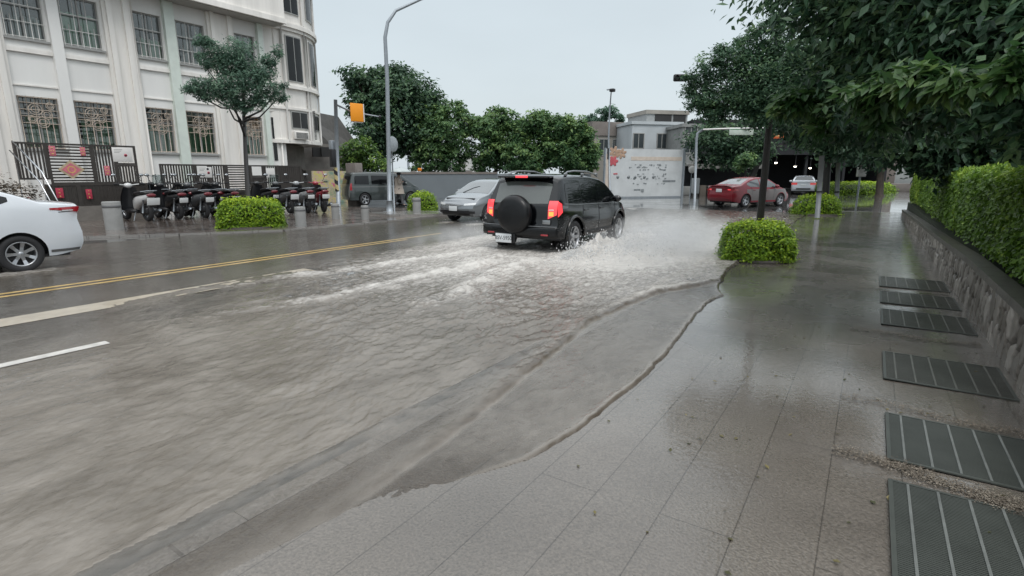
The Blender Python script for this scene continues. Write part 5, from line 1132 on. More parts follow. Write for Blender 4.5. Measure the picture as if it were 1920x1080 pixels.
P = np.concatenate([Pf, Pt, Pe]); P = P+rs.normal(size=P.shape)*.012; Nn = np.concatenate([Nf, Nt, Ne])
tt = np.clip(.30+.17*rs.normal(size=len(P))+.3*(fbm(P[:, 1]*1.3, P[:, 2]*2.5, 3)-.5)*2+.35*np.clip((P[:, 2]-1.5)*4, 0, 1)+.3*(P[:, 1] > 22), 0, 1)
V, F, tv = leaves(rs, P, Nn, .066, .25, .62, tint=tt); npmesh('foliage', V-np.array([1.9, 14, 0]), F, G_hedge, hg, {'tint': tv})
MB().bb(-.44, .9, -9.2, 12.1, .62, 1.62).build('twigs', G_core, hg)
# retaining wall: rubble stones as real relief
def rubble():
    yy = np.concatenate([np.arange(2.6, 10, .02), np.arange(10, 27.3, .05)]); zz_ = np.linspace(-.02, 1, 30)
    Yg, Zg = np.meshgrid(yy, zz_, indexing='ij'); Hh = wall_h(Yg)-.05; Z = Zg*Hh
    rs = np.random.RandomState(2); cs = []
    for i, yc in enumerate(np.arange(2.4, 27.6, .2)):
        for j in range(3): cs.append((yc+rs.uniform(-.055, .055)+.07*(j % 2), (j+.35)*.27+rs.uniform(-.08, .08)))
    cs = np.array(cs); tone = rs.rand(len(cs)); d1 = np.full(Yg.shape, 9.); d2 = d1.copy(); tn = np.zeros(Yg.shape)
    for (cy, cz), tt in zip(cs, tone):
        m = np.abs(yy-cy) < .5
        dd = (np.abs((Yg[m]-cy)*1.25+(Z[m]-cz)*rs.uniform(-.25,.25))**1.5+np.abs((Z[m]-cz)*.62)**1.5)**(1/1.5); a = d1[m]; b_ = d2[m]; tq = tn[m]
        new1 = np.minimum(a, dd); b_ = np.where(dd < a, a, np.minimum(b_, dd)); tq = np.where(dd < a, tt, tq); d1[m] = new1; d2[m] = b_; tn[m] = tq
    g = np.clip((d2-d1)/.035, 0, 1); X = WX+.05*(1-g**.7)-.02*fbm(Yg*14, Z*14, 3)-.01*tn
    return np.stack([X, Yg, Z], -1).reshape(-1, 3), gridfaces(*Yg.shape), tn.ravel(), g.ravel()
def stonemat():
    m = bpy.data.materials.new('wet rubble stone'); m.use_nodes = True; t = m.node_tree; b = t.nodes['Principled BSDF']; A = t.nodes.new; L = t.links.new
    a = A('ShaderNodeAttribute'); a.attribute_name = 'tone'; g = A('ShaderNodeAttribute'); g.attribute_name = 'joint'; r = A('ShaderNodeValToRGB'); L(a.outputs['Fac'], r.inputs[0])
    r.color_ramp.elements[0].color = (.11, .095, .08, 1); r.color_ramp.elements[1].color = (.36, .33, .30, 1); e = r.color_ramp.elements.new(.5); e.color = (.2, .18, .16, 1)
    n = A('ShaderNodeTexNoise'); n.inputs['Scale'].default_value = 18; n.inputs['Detail'].default_value = 6; tc = A('ShaderNodeTexCoord'); L(tc.outputs['Object'], n.inputs['Vector'])
    x = A('ShaderNodeMix'); x.data_type = 'RGBA'; x.blend_type = 'MULTIPLY'; x.inputs[0].default_value = .8; L(r.outputs[0], x.inputs[6]); q = A('ShaderNodeMapRange'); q.inputs[3].default_value = .4; q.inputs[4].default_value = 1.5; L(n.outputs[0], q.inputs[0]); L(q.outputs[0], x.inputs[7])
    y = A('ShaderNodeMix'); y.data_type = 'RGBA'; L(g.outputs['Fac'], y.inputs[0]); y.inputs[6].default_value = (.035, .032, .028, 1); L(x.outputs[2], y.inputs[7])
    L(y.outputs[2], b.inputs['Base Color']); b.inputs['Roughness'].default_value = .4; bp = A('ShaderNodeBump'); bp.inputs['Strength'].default_value = .4; L(n.outputs[0], bp.inputs['Height']); L(bp.outputs[0], b.inputs['Normal']); return m
rw = thing('retaining_wall', (WX, 14, 0), label='low rubble stone retaining wall with a dark coping under the hedge', cat='wall')
V, F, tn, jn = rubble(); npmesh('stone_face', V-np.array([WX, 14, 0]), F, stonemat(), rw, {'tone': tn, 'joint': jn}, smooth=True)
b = MB(); yy = np.arange(2.5, 27.3, .6)
for y0, y1 in zip(yy[:-1], yy[1:]):
    z = float(wall_h((y0+y1)/2)); z0, z1 = float(wall_h(y0)), float(wall_h(y1))
    vs = [(WX-.035, y0, z0-.06), (WX+.15, y0, z0-.06), (WX+.15, y1-.006, z1-.06), (WX-.035, y1-.006, z1-.06), (WX-.03, y0, z0+.01), (WX+.15, y0, z0+.01), (WX+.15, y1-.006, z1+.01), (WX-.03, y1-.006, z1+.01)]
    b.add(vs, [(0, 3, 2, 1), (4, 5, 6, 7), (0, 1, 5, 4), (1, 2, 6, 5), (2, 3, 7, 6), (3, 0, 4, 7)])
b.xform(Matrix.Translation((-WX, -14, 0))); b.build('coping', mat('dark wet coping', (.075, .068, .06), .45, var=.3, vs=5, bump=.3, coat=.3), rw)
b = MB(); b.bb(WX+.14, 9, 2.5, 27.3, -.2, .5); tag(b.build('planted_bank', G_core), kind='structure')
b = MB(); b.bb(WX+.1, 9, 27.31, 27.6, -.2, .18); tag(b.build('planted_bank_end', M_kerb), kind='structure')
# ---- big leaved tree overhanging from the right
bt = thing('broadleaf_tree', (3.3, 6.6, .5), label='big tree with broad drooping leaves overhanging the pavement from the upper right', cat='tree')
spec = [(1620, -10, 50, 8.5), (1620, 42, 58, 8), (1650, 30, 90, 8), (1750, 20, 100, 7), (1880, 20, 110, 6.5), (1625, 112, 60, 8.5), (1700, 110, 90, 7.5), (1820, 100, 100, 6.5), (1910, 130, 90, 6),
        (1560, 170, 60, 8.5), (1650, 180, 55, 7), (1740, 190, 60, 7.5), (1520, 205, 44, 9), (1560, 245, 36, 9.5), (1640, 240, 50, 9), (1880, 195, 50, 6), (1450, -4, 14, 9), (1950, 50, 80, 6), (1980, 215, 66, 6.5), (1800, -80, 160, 7), (1600, -60, 130, 8), (1850, 160, 60, 7.5)]
bl = []
for u, v, rp_, D in spec: x, y, z = atd(u, v, D); r = rp_*D/FPX; bl.append((x, y, z, r, r, r*.8))
rn = random.Random(7); b = MB(); limbs(b, (3.3, 6.6, .45), (3.0, 6.9, 4.2), [q[:3] for q in bl if q[2] > 2.0][:14], .2, rn, 12); b.xform(Matrix.Translation(-Vector(bt.location))); b.build('trunk', M_barkb, bt)
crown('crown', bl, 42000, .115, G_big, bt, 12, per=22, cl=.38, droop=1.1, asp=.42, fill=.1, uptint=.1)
bl2 = []
for u, v, rp_, D in [(1625, 185, 28, 5.2), (1680, 165, 30, 5), (1730, 150, 26, 4.8), (1650, 215, 20, 5.2), (1790, 150, 26, 4.6), (1850, 140, 24, 4.5), (1900, 120, 26, 4.4), (1500, 185, 28, 7.6), (1475, 195, 20, 7.6), (1540, 235, 18, 7.8), (1890, 155, 16, 4.4), (1725, 175, 12, 4.8)]:
    x, y, z = atd(u, v, D); r = rp_*D/FPX; bl2.append((x, y, z, r, r, r*.7))
crown('lit_leaves', bl2, 2600, .12, leafmat('lit broad leaves', (.03, .075, .025), (.07, .14, .04), (.17, .26, .08), rough=.35), bt, 13, per=16, cl=.5, droop=1.6, asp=.42, fill=.1)  # yellower copy of the broad leaves, light on this branch painted into their colour
# darker trees further along the right hand side
pxtree('park_tree', 'dense dark tree behind the hedge at the right edge', None, 15, [(1780, 250, 70), (1850, 270, 70), (1900, 240, 80), (1700, 255, 55), (1830, 200, 80), (1740, 300, 34), (1850, 310, 40), (1640, 262, 40)], 15000, .16, G_dark, r0=.22, seed=21, basexy=(4.2, 14.2), bark=M_barkb, fill=.1)
pxtree('park_tree', 'dark leafy tree over the two grey posts, beyond the near bush', None, 25.5, [(1500, 190, 70), (1560, 215, 70), (1620, 230, 60), (1520, 240, 36), (1560, 275, 34), (1455, 200, 32), (1620, 275, 30), (1660, 265, 40), (1530, 140, 70), (1440, 180, 50)], 16000, .2, G_dark, r0=.14, seed=22, basexy=(-1.55, 25.9), fill=.1, depth=.2)
pxtree('park_tree', 'far dark tree whose crown hangs over the dark yard left of the black trunk', None, 40, [(1340, 262, 44), (1390, 290, 36), (1400, 262, 36), (1350, 300, 22), (1430, 285, 22), (1525, 235, 40)], 9000, .26, G_dark, r0=.2, seed=23, basexy=atd(1395, 330, 40)[:2], fill=.1, depth=.2)
pxtree('park_tree', 'far dark tree above the green verge by the signs', None, 48, [(1580, 270, 50), (1640, 275, 50), (1700, 270, 50), (1640, 240, 60), (1740, 290, 40)], 8000, .3, G_dark, r0=.25, seed=24, basexy=atd(1654, 330, 48)[:2], fill=.1, bark=M_barkb, depth=.2)
pxtree('park_tree', 'yellowish green small tree in front of the dark yard, above the red car', None, 34, [(1400, 300, 16), (1388, 312, 10)], 900, .2, G_mid, r0=.06, seed=25, basexy=atd(1398, 330, 36)[:2])
# ---- the row behind the blue grey wall and the big tree on the left
pxtree('big_tree', 'largest spreading dark tree behind the tall lamp post', None, 47, [(665, 148, 26), (690, 165, 34), (720, 145, 28), (750, 150, 34), (735, 185, 48), (785, 175, 34), (700, 205, 36), (760, 225, 50), (810, 200, 28), (655, 200, 16), (690, 245, 32), (730, 265, 36), (645, 140, 10), (800, 240, 34), (675, 190, 22), (780, 270, 30)], 24000, .34, G_dark, r0=.38, seed=31, basexy=atd(728, 335, 47)[:2], bark=M_barkb, fill=.25, cl=.28, limbn=12, depth=.5)
rowspec = [('bushy green tree just right of the far street lamp', [(810, 225, 30), (835, 245, 38), (800, 265, 34), (850, 205, 22), (870, 230, 28), (820, 290, 34), (860, 275, 34), (800, 310, 26), (850, 308, 26), (785, 290, 20)], 45, G_mid, 835),
           ('rounded green tree in the middle of the row behind the wall', [(930, 220, 24), (915, 245, 30), (945, 260, 34), (960, 225, 22), (925, 285, 32), (900, 235, 20), (905, 306, 22), (960, 300, 30)], 45, G_mid, 930),
           ('broad yellow green tree in the row above the black car roof', [(1010, 230, 28), (1000, 265, 38), (985, 245, 24), (1035, 245, 30), (1030, 285, 34), (975, 290, 32), (1000, 308, 28)], 43, G_mid, 1010),
           ('last bushy tree of the row, touching the tan house', [(1070, 240, 26), (1085, 265, 30), (1060, 290, 30), (1095, 250, 18), (1100, 285, 24), (1050, 235, 20), (1075, 308, 26), (1105, 305, 18)], 42, G_mid, 1075)]
for i, (lb, sp_, D, m, bu) in enumerate(rowspec): pxtree('row_tree', lb, None, D, sp_, 15000, .26, m, r0=.16, seed=40+i, basexy=atd(bu, 335, D)[:2], group='trees in a row behind the wall', fill=.3, uptint=.3, cl=.2)
pxtree('small_tree', 'small fresh green tree behind the dark van', None, 34, [(660, 285, 22), (680, 275, 20), (695, 300, 20), (660, 305, 20), (710, 310, 18), (680, 318, 18)], 6500, .17, G_lite, r0=.09, seed=51, basexy=atd(682, 335, 34)[:2], uptint=.2)
pxtree('rooftop_tree', 'grey green tree top showing beyond the tan house roof', None, 70, [(1125, 218, 14), (1145, 210, 12), (1110, 225, 12), (1160, 222, 9)], 2500, .35, G_pine, r0=.2, seed=52, basexy=atd(1130, 330, 70)[:2])
# clipped verge and park wall in the distance
vx0, vy0 = gp(1545, 366); vx1, vy1 = gp(1642, 362)
t = bushbox('verge_hedge', 'low flat topped bright green hedge beyond the junction on the right', (vx0+vx1)/2, (vy0+vy1)/2+1.5, math.hypot(vx1-vx0, vy1-vy0)+2, 3.2, .95, 7000, .16, G_bush, 61, rz=math.atan2(vy1-vy0, vx1-vx0), z0=0, group=None, corner=.1)
x, y = gp(1675, 360); tag(MB().rbox((x+1.5, y+2, .35), (9.5, .5, .75), .03).build('park_wall', M_brownwall), 'low brown wall right of the green verge hedge', 'wall')
x, y = gp(1660, 355); tag(MB().rbox((x, y+3, 1.6), (1.5, .9, 3.2), .03).build('stone_pillar', mat('pinkish stone', (.22, .19, .17), .8, var=.2)), 'grey brown stone pillar beyond the verge', 'pillar')
x, y = gp(1690, 350); tag(MB().rbox((x+4, y+8, 1.3), (11, .5, 2.6), .03).build('pale_wall', mat('pale wall', (.34, .35, .34), .7)), 'pale grey wall glimpsed over the far end of the hedge', 'wall')

# ================================================================== poles, lamps, signs, bollards
def street_lamp(label, pts, r0, r1, base, head=True, name='street_lamp'):
    t = thing(name, (base[0], base[1], .03), label=label, cat='street lamp'); o = Vector(t.location); k = len(pts)
    MB().tube([Vector(p)-o for p in pts], [r0+(r1-r0)*i/(k-1) for i in range(k)], 12).build('pole', M_galv, t)
    b = MB(); b.rbox((0, 0, .02), (.42, .42, .05), .01); b.tube([(0, 0, .03), (0, 0, .5)], [r0*1.5, r0*1.25], 12); b.build('base_plate', M_galv, t)
    if head:
        e = Vector(pts[-1])-o; d = (Vector(pts[-1])-Vector(pts[-2])).normalized(); b = MB(); M = d.to_track_quat('X', 'Z').to_matrix(); b.ball(tuple(e+d*.25), (.34, .12, .07), 14, M=M); b.build('lamp_head', M_galv, t)
    return t
D = math.hypot(*gp(731, 400)); bx, by = gp(731, 400)
street_lamp('tall grey street lamp on the left pavement, its curved arm reaching past the picture top', [(bx, by, .03), atd(729, 300, D), atd(726, 150, D), atd(722, 70, D), atd(727, 42, D), atd(742, 20, D+.1), atd(790, -2, D+.3), atd(830, -12, D+.4)], .095, .045, (bx, by))
bx, by = atd(766, 340, 55)[:2]
street_lamp('smaller far street lamp with a hooked arm in front of the big dark tree', [(bx, by, .03), atd(765, 280, 55), atd(763, 225, 55), atd(759, 203, 55), atd(750, 190, 55), atd(744, 186, 55)], .13, .07, (bx, by))
bx, by = atd(1145, 340, 37)[:2]
t = street_lamp('thin light mast with twin heads in front of the tan house', [(bx, by, .03), atd(1141, 260, 37), atd(1143, 210, 37), atd(1146, 172, 37)], .07, .035, (bx, by), head=False, name='light_mast')
o = Vector(t.location); e = Vector(atd(1146, 171, 37))-o; MB().rbox(tuple(e+Vector((.08, 0, .05))), (.34, .3, .2), .05).build('lamp_head', M_black_pl, t)
e = Vector(atd(1141, 168, 37))-o; MB().rbox(tuple(e), (.25, .12, .08), .03).build('lamp_head', M_galv, t)
e = Vector(atd(1140, 288, 37))-o; MB().rbox(tuple(e), (.16, .16, .7), .02).build('control_box', M_black_pl, t)
# signal pole with orange sign
bx, by = gp(635, 388); D = math.hypot(bx, by); t = thing('signal_pole', (bx, by, .03), label='grey signal pole with black and yellow striped foot and outstretched arm, left of the van', cat='signal pole'); o = Vector(t.location)
MB().tube([(0, 0, 0), Vector(atd(629, 187, D))-o], [.11, .085], 12).build('pole', M_galv, t)
e0 = Vector(atd(630, 196, D))-o; e1 = Vector(atd(660, 210, D+.4))-o; e2 = Vector(atd(712, 219, D+1.2))-o
MB().tube([e0, e1, e2], [.05, .04, .03], 8).build('arm', M_galv, t)
MB().ball(tuple(e2), (.09, .09, .09), 10).build('arm_cap', M_black_pl, t)
def bands(r, z0, z1, n, m1, m2, parent, name='striped_band'):
    b = MB(); seg = 24; vs = []; fs = []; mi = []; nz = 40
    for i in range(nz+1):
        for k in range(seg): a = 2*math.pi*k/seg; vs.append((r*math.cos(a), r*math.sin(a), z0+(z1-z0)*i/nz))
    b.v = vs
    for i in range(nz):
        for k in range(seg):
            b.f.append((i*seg+k, i*seg+(k+1) % seg, (i+1)*seg+(k+1) % seg, (i+1)*seg+k)); b.mi.append(int((i/nz*n+k/seg) % 1 > .5)); b.sm.append(True)
    return b.build(name, [m1, m2], parent)
M_yel = mat('warning yellow', (.5, .42, .2), .5); M_wh = mat('band white', (.6, .58, .55), .5); M_rd = mat('band red', (.35, .02, .03), .5)
bands(.118, .75, 1.9, 2.5, M_yel, M_ink, t); MB().rbox((.0, -.16, 2.35), (.24, .24, .85), .03).build('control_box', M_black_pl, t); MB().rbox((-.2, 0, 2.9), (.26, .2, .6), .03).build('control_box', M_galv, t)
sg_ = thing('orange_sign', atd(669, 211, D+.25), rz=AZ+.75, label='bright orange rectangular sign hanging on the signal arm', cat='sign')
MB().rbox((0, 0, 0), (.68, .05, .86), .02).build('sign_board', mat('orange sign face', (.9, .32, .012), .5, var=.03), sg_); MB().bb(.345, .39, -.03, .06, -.43, .43).bb(-.34, .34, .03, .06, -.47, -.432).build('back_frame', M_sign, sg_)
# round sign by the tall lamp
x, y, z = atd(734, 272, 24.5); t = thing('round_road_sign', (x, y, .03), rz=AZ+1.0, label='round grey backed road sign on a thin post beside the tall street lamp', cat='sign')
MB().tube([(0, 0, 0), (0, 0, z+.2)], .03).build('post', M_galv, t); MB().lathe([(0, 0), (.31, 0), (.33, .015), (.31, .03), (0, .03)], (0, -.05, z), n=28, M=Matrix.Rotation(math.pi/2, 3, 'X')).build('sign_disc', mat('sign back', (.3, .33, .35), .5), t)
x, y, z = atd(787, 318, 38); t = thing('small_beacon', (x, y, 0), rz=AZ, label='small orange beacon on a white post in front of the blue grey wall', cat='beacon')
MB().tube([(0, 0, 0), (0, 0, z-.1)], .03).build('post', M_sign, t); MB().rbox((0, 0, z), (.26, .2, .2), .03).build('lamp_box', mat('orange lamp', (.8, .25, .02), .4), t); MB().rbox((0, -.02, z-.24), (.2, .2, .2), .03).build('white_box', M_sign, t)
# bollards
M_bol = mat('grey bollard stone', (.24, .24, .235), .6, var=.12, vs=6, bump=.2)
for u, v, r, h, lb in ((216, 432, .23, .82, 'widest grey concrete bollard, between the white car and the scooters'), (565, 427, .16, .62, 'short grey bollard with a dark band in front of the silver scooter'), (630, 412, .14, .55, 'pale bollard beside the foot of the striped signal pole'),
                     (685, 413, .13, .5, 'blurred grey bollard in front of the van rear wheel'), (782, 403, .16, .66, 'square topped stone bollard before the lime bush, left of the grey car')):
    x, y = gp(u, v); t = thing('bollard', (x, y, .03), label=lb, cat='bollard', group='bollards along the left pavement')
    MB().lathe([(r*1.02, 0), (r, .02), (r, h-.03), (r*.93, h-.005), (0, h)], n=24).build('shaft', M_bol, t); MB().lathe([(r*1.005, h*.78), (r*1.04, h*.79), (r*1.04, h*.86), (r*1.005, h*.87)], n=24).build('band', mat('bollard band', (.13, .13, .135), .5), t)
# posts beside the second bush
for u, v, ut, vt, lb in ((1532, 411, 1541, 292, 'left and nearer of the two leaning grey steel posts in front of the far bush'), (1567, 402, 1572, 305, 'right and farther of the two leaning grey steel posts, behind the far bush')):
    x, y = gp(u, v); D = math.hypot(x, y); t = thing('steel_post', (x, y, .05), label=lb, cat='post', group='two steel posts by the far bush'); e = Vector(atd(ut, vt, D))-Vector(t.location)
    MB().tube([(0, 0, 0), e], .085, 14).build('shaft', mat('dull grey post', (.15, .16, .165), .5, metal=.2, var=.15, vs=5), t)
    p = e*.42; MB().tube([p-e.normalized()*.04, p+e.normalized()*.04], .095, 14).build('band', M_black_pl, t)
# traffic light mast: red and white foot, long arm through the tree to the light at left
D = 31; bx, by, _ = atd(1549, 340, D); t = thing('traffic_light', (bx, by, 0), label='traffic light on a long mast arm, foot striped red and white, poking from the tree', cat='traffic light')
o = Vector(t.location); H_ = 7.0; MB().tube([(0, 0, 0), (0, 0, H_)], [.12, .09], 12).build('pole', M_galv, t); bands(.128, 0.95, 2.3, 3, M_wh, M_rd, t)
tip = Vector(atd(1276, 146, 26))-o; MB().tube([(0, 0, H_-.2), Vector((tip.x*.3, tip.y*.3, H_-.05)), Vector((tip.x, tip.y, tip.z+.0))], [.07, .055, .045], 10).build('arm', M_galv, t)
dv = Vector((math.cos(AZ), math.sin(AZ), 0)); Mz = Matrix.Rotation(AZ, 3, 'Z')
h = MB().rbox(tuple(tip), (.62, .2, .3), .06, M=Mz).build('signal_housing', M_black_pl, t)
for k in (-1, 0, 1): MB().lathe([(.1, 0), (.1, .12), (.09, .12), (.09, 0)], tuple(tip+dv*.2*k+Mz @ Vector((0, -.09, 0))), n=16, M=Mz @ Matrix.Rotation(math.pi/2, 3, 'X')).build('visor', M_black_pl, h)
# name sign on its own arm
bx, by, _ = atd(1306, 330, 34); t = thing('street_name_sign', (bx, by, 0), label='white and green street name sign hanging from a white arm left of the black trunk', cat='sign'); o = Vector(t.location)
a0 = Vector(atd(1306, 262, 34))-o; a1 = Vector(atd(1318, 243, 34))-o; a2 = Vector(atd(1445, 240, 34))-o
MB().tube([(0, 0, 0), a0, Vector(atd(1308, 250, 34))-o, a1], .07, 10).build('post', M_galv, t); MB().tube([a1, Vector(atd(1370, 241, 34))-o, a2], .045, 8).build('arm', M_sign, t)
c = Vector(atd(1390, 247, 34))-o; q = MB().rbox(tuple(c), (1.35, .05, .36), .01, M=Mz).build('sign_board', mat('pale green sign', (.55, .62, .55), .5), t)
b = MB(); b.box(tuple(c+Mz @ Vector((0, -.03, .13))), (1.3, .01, .035), M=Mz); b.build('green_stripe', mat('sign green', (.1, .25, .14), .5), q)
# roadside signs far right
x, y, z = atd(1612, 335, 50); t = thing('verge_signs', (x, y, 0), rz=AZ, label='slim post with a white box and a round yellow green sign above the verge hedge', cat='sign')
MB().tube([(0, 0, 0), (0, 0, 4.2)], .07).build('post', M_galv, t); MB().rbox((0, -.1, 1.75), (.62, .3, .72), .04).build('white_box', M_sign, t); MB().rbox((.05, -.1, 2.35), (.4, .3, .4), .04).build('brown_box', M_brownwall, t)
MB().lathe([(0, 0), (.42, 0), (.44, .03), (0, .05)], (.58, -.1, 3.05), n=24, M=Matrix.Rotation(math.pi/2, 3, 'X')).build('round_sign', mat('yellow green sign', (.4, .5, .12), .5, var=.3, vs=4), t)
x, y, z = atd(1820, 325, 15); tag(MB().tube([(x, y, .9), (x+.12, y, 2.25)], .022, 8).build('thin_stake', M_galv), 'thin pale stake leaning behind the hedge', 'stake')
# ---- drain covers in the pavement
M_inox = mat('grey steel grating', (.10, .108, .098), .35, metal=.5, var=.2, vs=4); M_ribs = mat('bright rib', (.2, .21, .2), .35, metal=.4, var=.3, vs=9)
M_pit = mat('drain pit', (.05, .055, .052), .15)
M_ribd = mat('muddy rib', (.13, .13, .115), .35, metal=.3, var=.4, vs=6); M_grd = mat('muddy grating', (.085, .086, .075), .3, metal=.4, var=.35, vs=3)
def cover(y0, y1, lb):
    x0, x1 = .25, 1.06; zc = float(pave_z(np.float64(.6), np.float64(y0))); t = thing('drain_cover', (x0, y0, zc), label=lb, cat='drain cover', group='steel drain covers set in the pavement')
    W_, L_ = x1-x0, y1-y0
    MB().bb(0, W_, 0, L_, -.02, .006).build('pit_plate', M_pit, t)
    b = MB(); b.bb(0, .02, 0, L_, -.02, .014).bb(W_-.02, W_, 0, L_, -.02, .014).bb(.02, W_-.02, 0, .018, -.02, .014).bb(.02, W_-.02, L_-.018, L_, -.02, .014); b.build('frame', M_inox, t)
    b = MB(); n = int(L_/.0145)
    for k in range(n): y = .02+(L_-.04)*(k+.5)/n; b.bb(.02, W_-.02, y-.0045, y+.0045, .0065, .0115)
    o = b.build('grating', M_inox if y0 < 4 else M_grd, t); o['kind'] = 'stuff'
    for k in range(6): x = .085+k*.125; MB().bb(x-.006, x+.006, .018, L_-.018, .0118, .0155).build('rib', M_ribs if y0 < 4 else M_ribd, t)
lbl = ['nearest steel drain cover, at the bottom right corner', 'second steel drain cover from the camera', 'third steel drain cover from the camera, muddy and alone in a wide gap', 'fourth steel drain cover from the camera, beside the middle of the stone wall', 'fifth steel drain cover from the camera, next to last in the row', 'farthest steel drain cover seen on the pavement']
for i, (a, c_) in enumerate(((2.35, 3.27), (3.52, 4.25), (5.0, 5.8), (6.9, 7.7), (8.1, 8.9), (9.3, 10.2))): cover(a, c_, lbl[i])

# person under an umbrella by the van
def skinned(name, nodes, edges, m, parent, levels=1):
    me = bpy.data.meshes.new(name); me.from_pydata([n[0] for n in nodes], edges, []); o = bpy.data.objects.new(name, me); COL.objects.link(o)
    md = o.modifiers.new('skin', 'SKIN'); md.use_smooth_shade = True; o.modifiers.new('sub', 'SUBSURF').levels = levels; o.modifiers['sub'].render_levels = levels
    for i, n in enumerate(nodes): o.data.skin_vertices[0].data[i].radius = (n[1], n[2] if len(n) > 2 else n[1]); o.data.skin_vertices[0].data[i].use_root = i == 0
    dg = bpy.context.evaluated_depsgraph_get(); dg.update(); m2 = bpy.data.meshes.new_from_object(o.evaluated_get(dg)); m2.name = name
    bpy.data.objects.remove(o); m2.materials.clear(); m2.materials.append(m)
    for p_ in m2.polygons: p_.use_smooth = True
    q = bpy.data.objects.new(name, m2); COL.objects.link(q); q.parent = parent; return q
px_, py_ = gp(749, 387); pr = thing('person', (px_, py_, .02), rz=AZ, label='person in a long pale raincoat walking to the right beside the tall street lamp', cat='person')
M_skin = mat('skin', (.42, .27, .2), .55); M_coat = mat('pale raincoat', (.42, .36, .31), .5, var=.15, vs=5); M_trou = mat('dark trousers', (.05, .05, .055), .7)
nodes = [((0, 0, .90), .13, .10), ((0, 0, 1.12), .12, .095), ((.01, 0, 1.32), .15, .10), ((.02, 0, 1.42), .06), ((.03, 0, 1.50), .055), ((.04, 0, 1.585), .085, .095), ((.04, 0, 1.655), .06, .07),
         ((.03, -.09, .86), .09), ((.13, -.09, .48), .06), ((.22, -.09, .09), .042), ((.34, -.09, .04), .035),
         ((-.03, .09, .86), .09), ((-.06, .09, .48), .06), ((-.26, .09, .12), .042), ((-.18, .09, .04), .035),
         ((.02, -.18, 1.36), .055), ((.08, -.22, 1.13), .042), ((.25, -.16, 1.22), .034), ((.29, -.14, 1.25), .03),
         ((.0, .18, 1.36), .055), ((-.06, .22, 1.10), .042), ((.05, .22, .88), .034), ((.09, .22, .82), .03)]
E_ = [(0, 1), (1, 2), (2, 3), (3, 4), (4, 5), (5, 6), (0, 7), (7, 8), (8, 9), (9, 10), (0, 11), (11, 12), (12, 13), (13, 14), (2, 15), (15, 16), (16, 17), (17, 18), (2, 19), (19, 20), (20, 21), (21, 22)]
skinned('body', nodes, E_, M_skin, pr)
b = MB(); b.lathe([(.29, .62), (.24, .85), (.185, 1.08), (.20, 1.3), (.15, 1.42), (.08, 1.47)], n=20); b.v = [(x, y*.8, z) for x, y, z in b.v]; b.tube([(.02, -.17, 1.38), (.08, -.22, 1.13), (.24, -.165, 1.21)], [.08, .065, .055]); b.tube([(0, .17, 1.38), (-.06, .22, 1.1), (.04, .22, .9)], [.08, .065, .055]); b.build('raincoat', M_coat, pr)
b = MB()
for sg, p_ in ((-1, [(.03, -.09, .88), (.13, -.09, .48), (.22, -.09, .1)]), (1, [(-.03, .09, .88), (-.06, .09, .48), (-.26, .09, .14)])): b.tube(p_, [.105, .08, .062])
b.build('trousers', M_trou, pr); b = MB(); b.ball((.03, 0, 1.61), (.11, .095, .11), 14); b.build('hair', M_ink, pr)
b = MB(); b.rbox((.29, -.09, .04), (.25, .09, .08), .03); b.build('shoe', M_black_pl, pr); b = MB(); b.rbox((-.2, .09, .06), (.25, .09, .08), .03); b.build('shoe', M_black_pl, pr)
uo = Vector((px_, py_, .02))+Matrix.Rotation(AZ, 3, 'Z') @ Vector((.12, -.14, 1.2)); um = thing('umbrella', uo, rz=AZ, label='pale grey open umbrella held by the person in the raincoat', cat='umbrella')
b = MB(); vs = []; ns_ = 16
for i in range(7):
    a = i/6*1.15; 
    for k in range(ns_): q = 2*math.pi*k/ns_; rr = .58*math.sin(a)/math.sin(1.15)*(1-.05*(k % 2)); vs.append((rr*math.cos(q)-.0, rr*math.sin(q), .70-.52*(1-math.cos(a))*.7))
b.add(vs, [(i*ns_+k, i*ns_+(k+1) % ns_, (i+1)*ns_+(k+1) % ns_, (i+1)*ns_+k) for i in range(6) for k in range(ns_)], 0, True); o = b.build('canopy', mat('pale umbrella cloth', (.42, .46, .46), .35, var=.1), um); md = o.modifiers.new('th', 'SOLIDIFY'); md.thickness = .004
MB().tube([(.16, 0, -.05), (0, 0, .74)], .01, 6).build('shaft', M_galv, um)
# ================================================================== spray thrown up by the black car
def spray():
    rs = np.random.RandomState(77); n = 26000
    src = rs.choice(4, n, p=[.3, .4, .18, .12]); S = np.array([[-4.75, 9.6, .02], [-4.75, 12.3, .02], [-4.3, 11.0, .02], [-8.0, 12.0, .02]])[src]
    # ballistic: thrown outwards (mostly +x), back and up
    out = np.where(src == 3, -1, 1)*np.abs(rs.normal(1.0, .8, n)); vy = rs.normal(.2, .9, n); vz = np.abs(rs.normal(1.3, .75, n)); t = rs.rand(n)*np.clip(2*vz/9.8, 0, 1)
    P = S+np.stack([out*t*1.7, vy*t*2+rs.normal(0, .42, n), vz*t-4.9*t*t], 1)+rs.normal(0, .05, (n, 3)); P[:, 2] = np.abs(P[:, 2])+.02
    r = .0035+.013*rs.rand(n)**4
    o = np.array([[1, 0, 0], [-1, 0, 0], [0, 1, 0], [0, -1, 0], [0, 0, 1.6], [0, 0, -1.2]]); V = (P[:, None]+o[None]*r[:, None, None]).reshape(-1, 3)
    f = np.array([[0, 2, 4], [2, 1, 4], [1, 3, 4], [3, 0, 4], [2, 0, 5], [1, 2, 5], [3, 1, 5], [0, 3, 5]]); F = (f[None]+6*np.arange(n)[:, None, None]).reshape(-1, 3)
    m = mat('water drops', (.62, .62, .62), .15, spec=.8, var=.05)
    tag(npmesh('spray_drops', V, F, m, smooth=True), 'white water drops flying off the right wheels of the black car', 'water spray', kind='stuff')
spray()
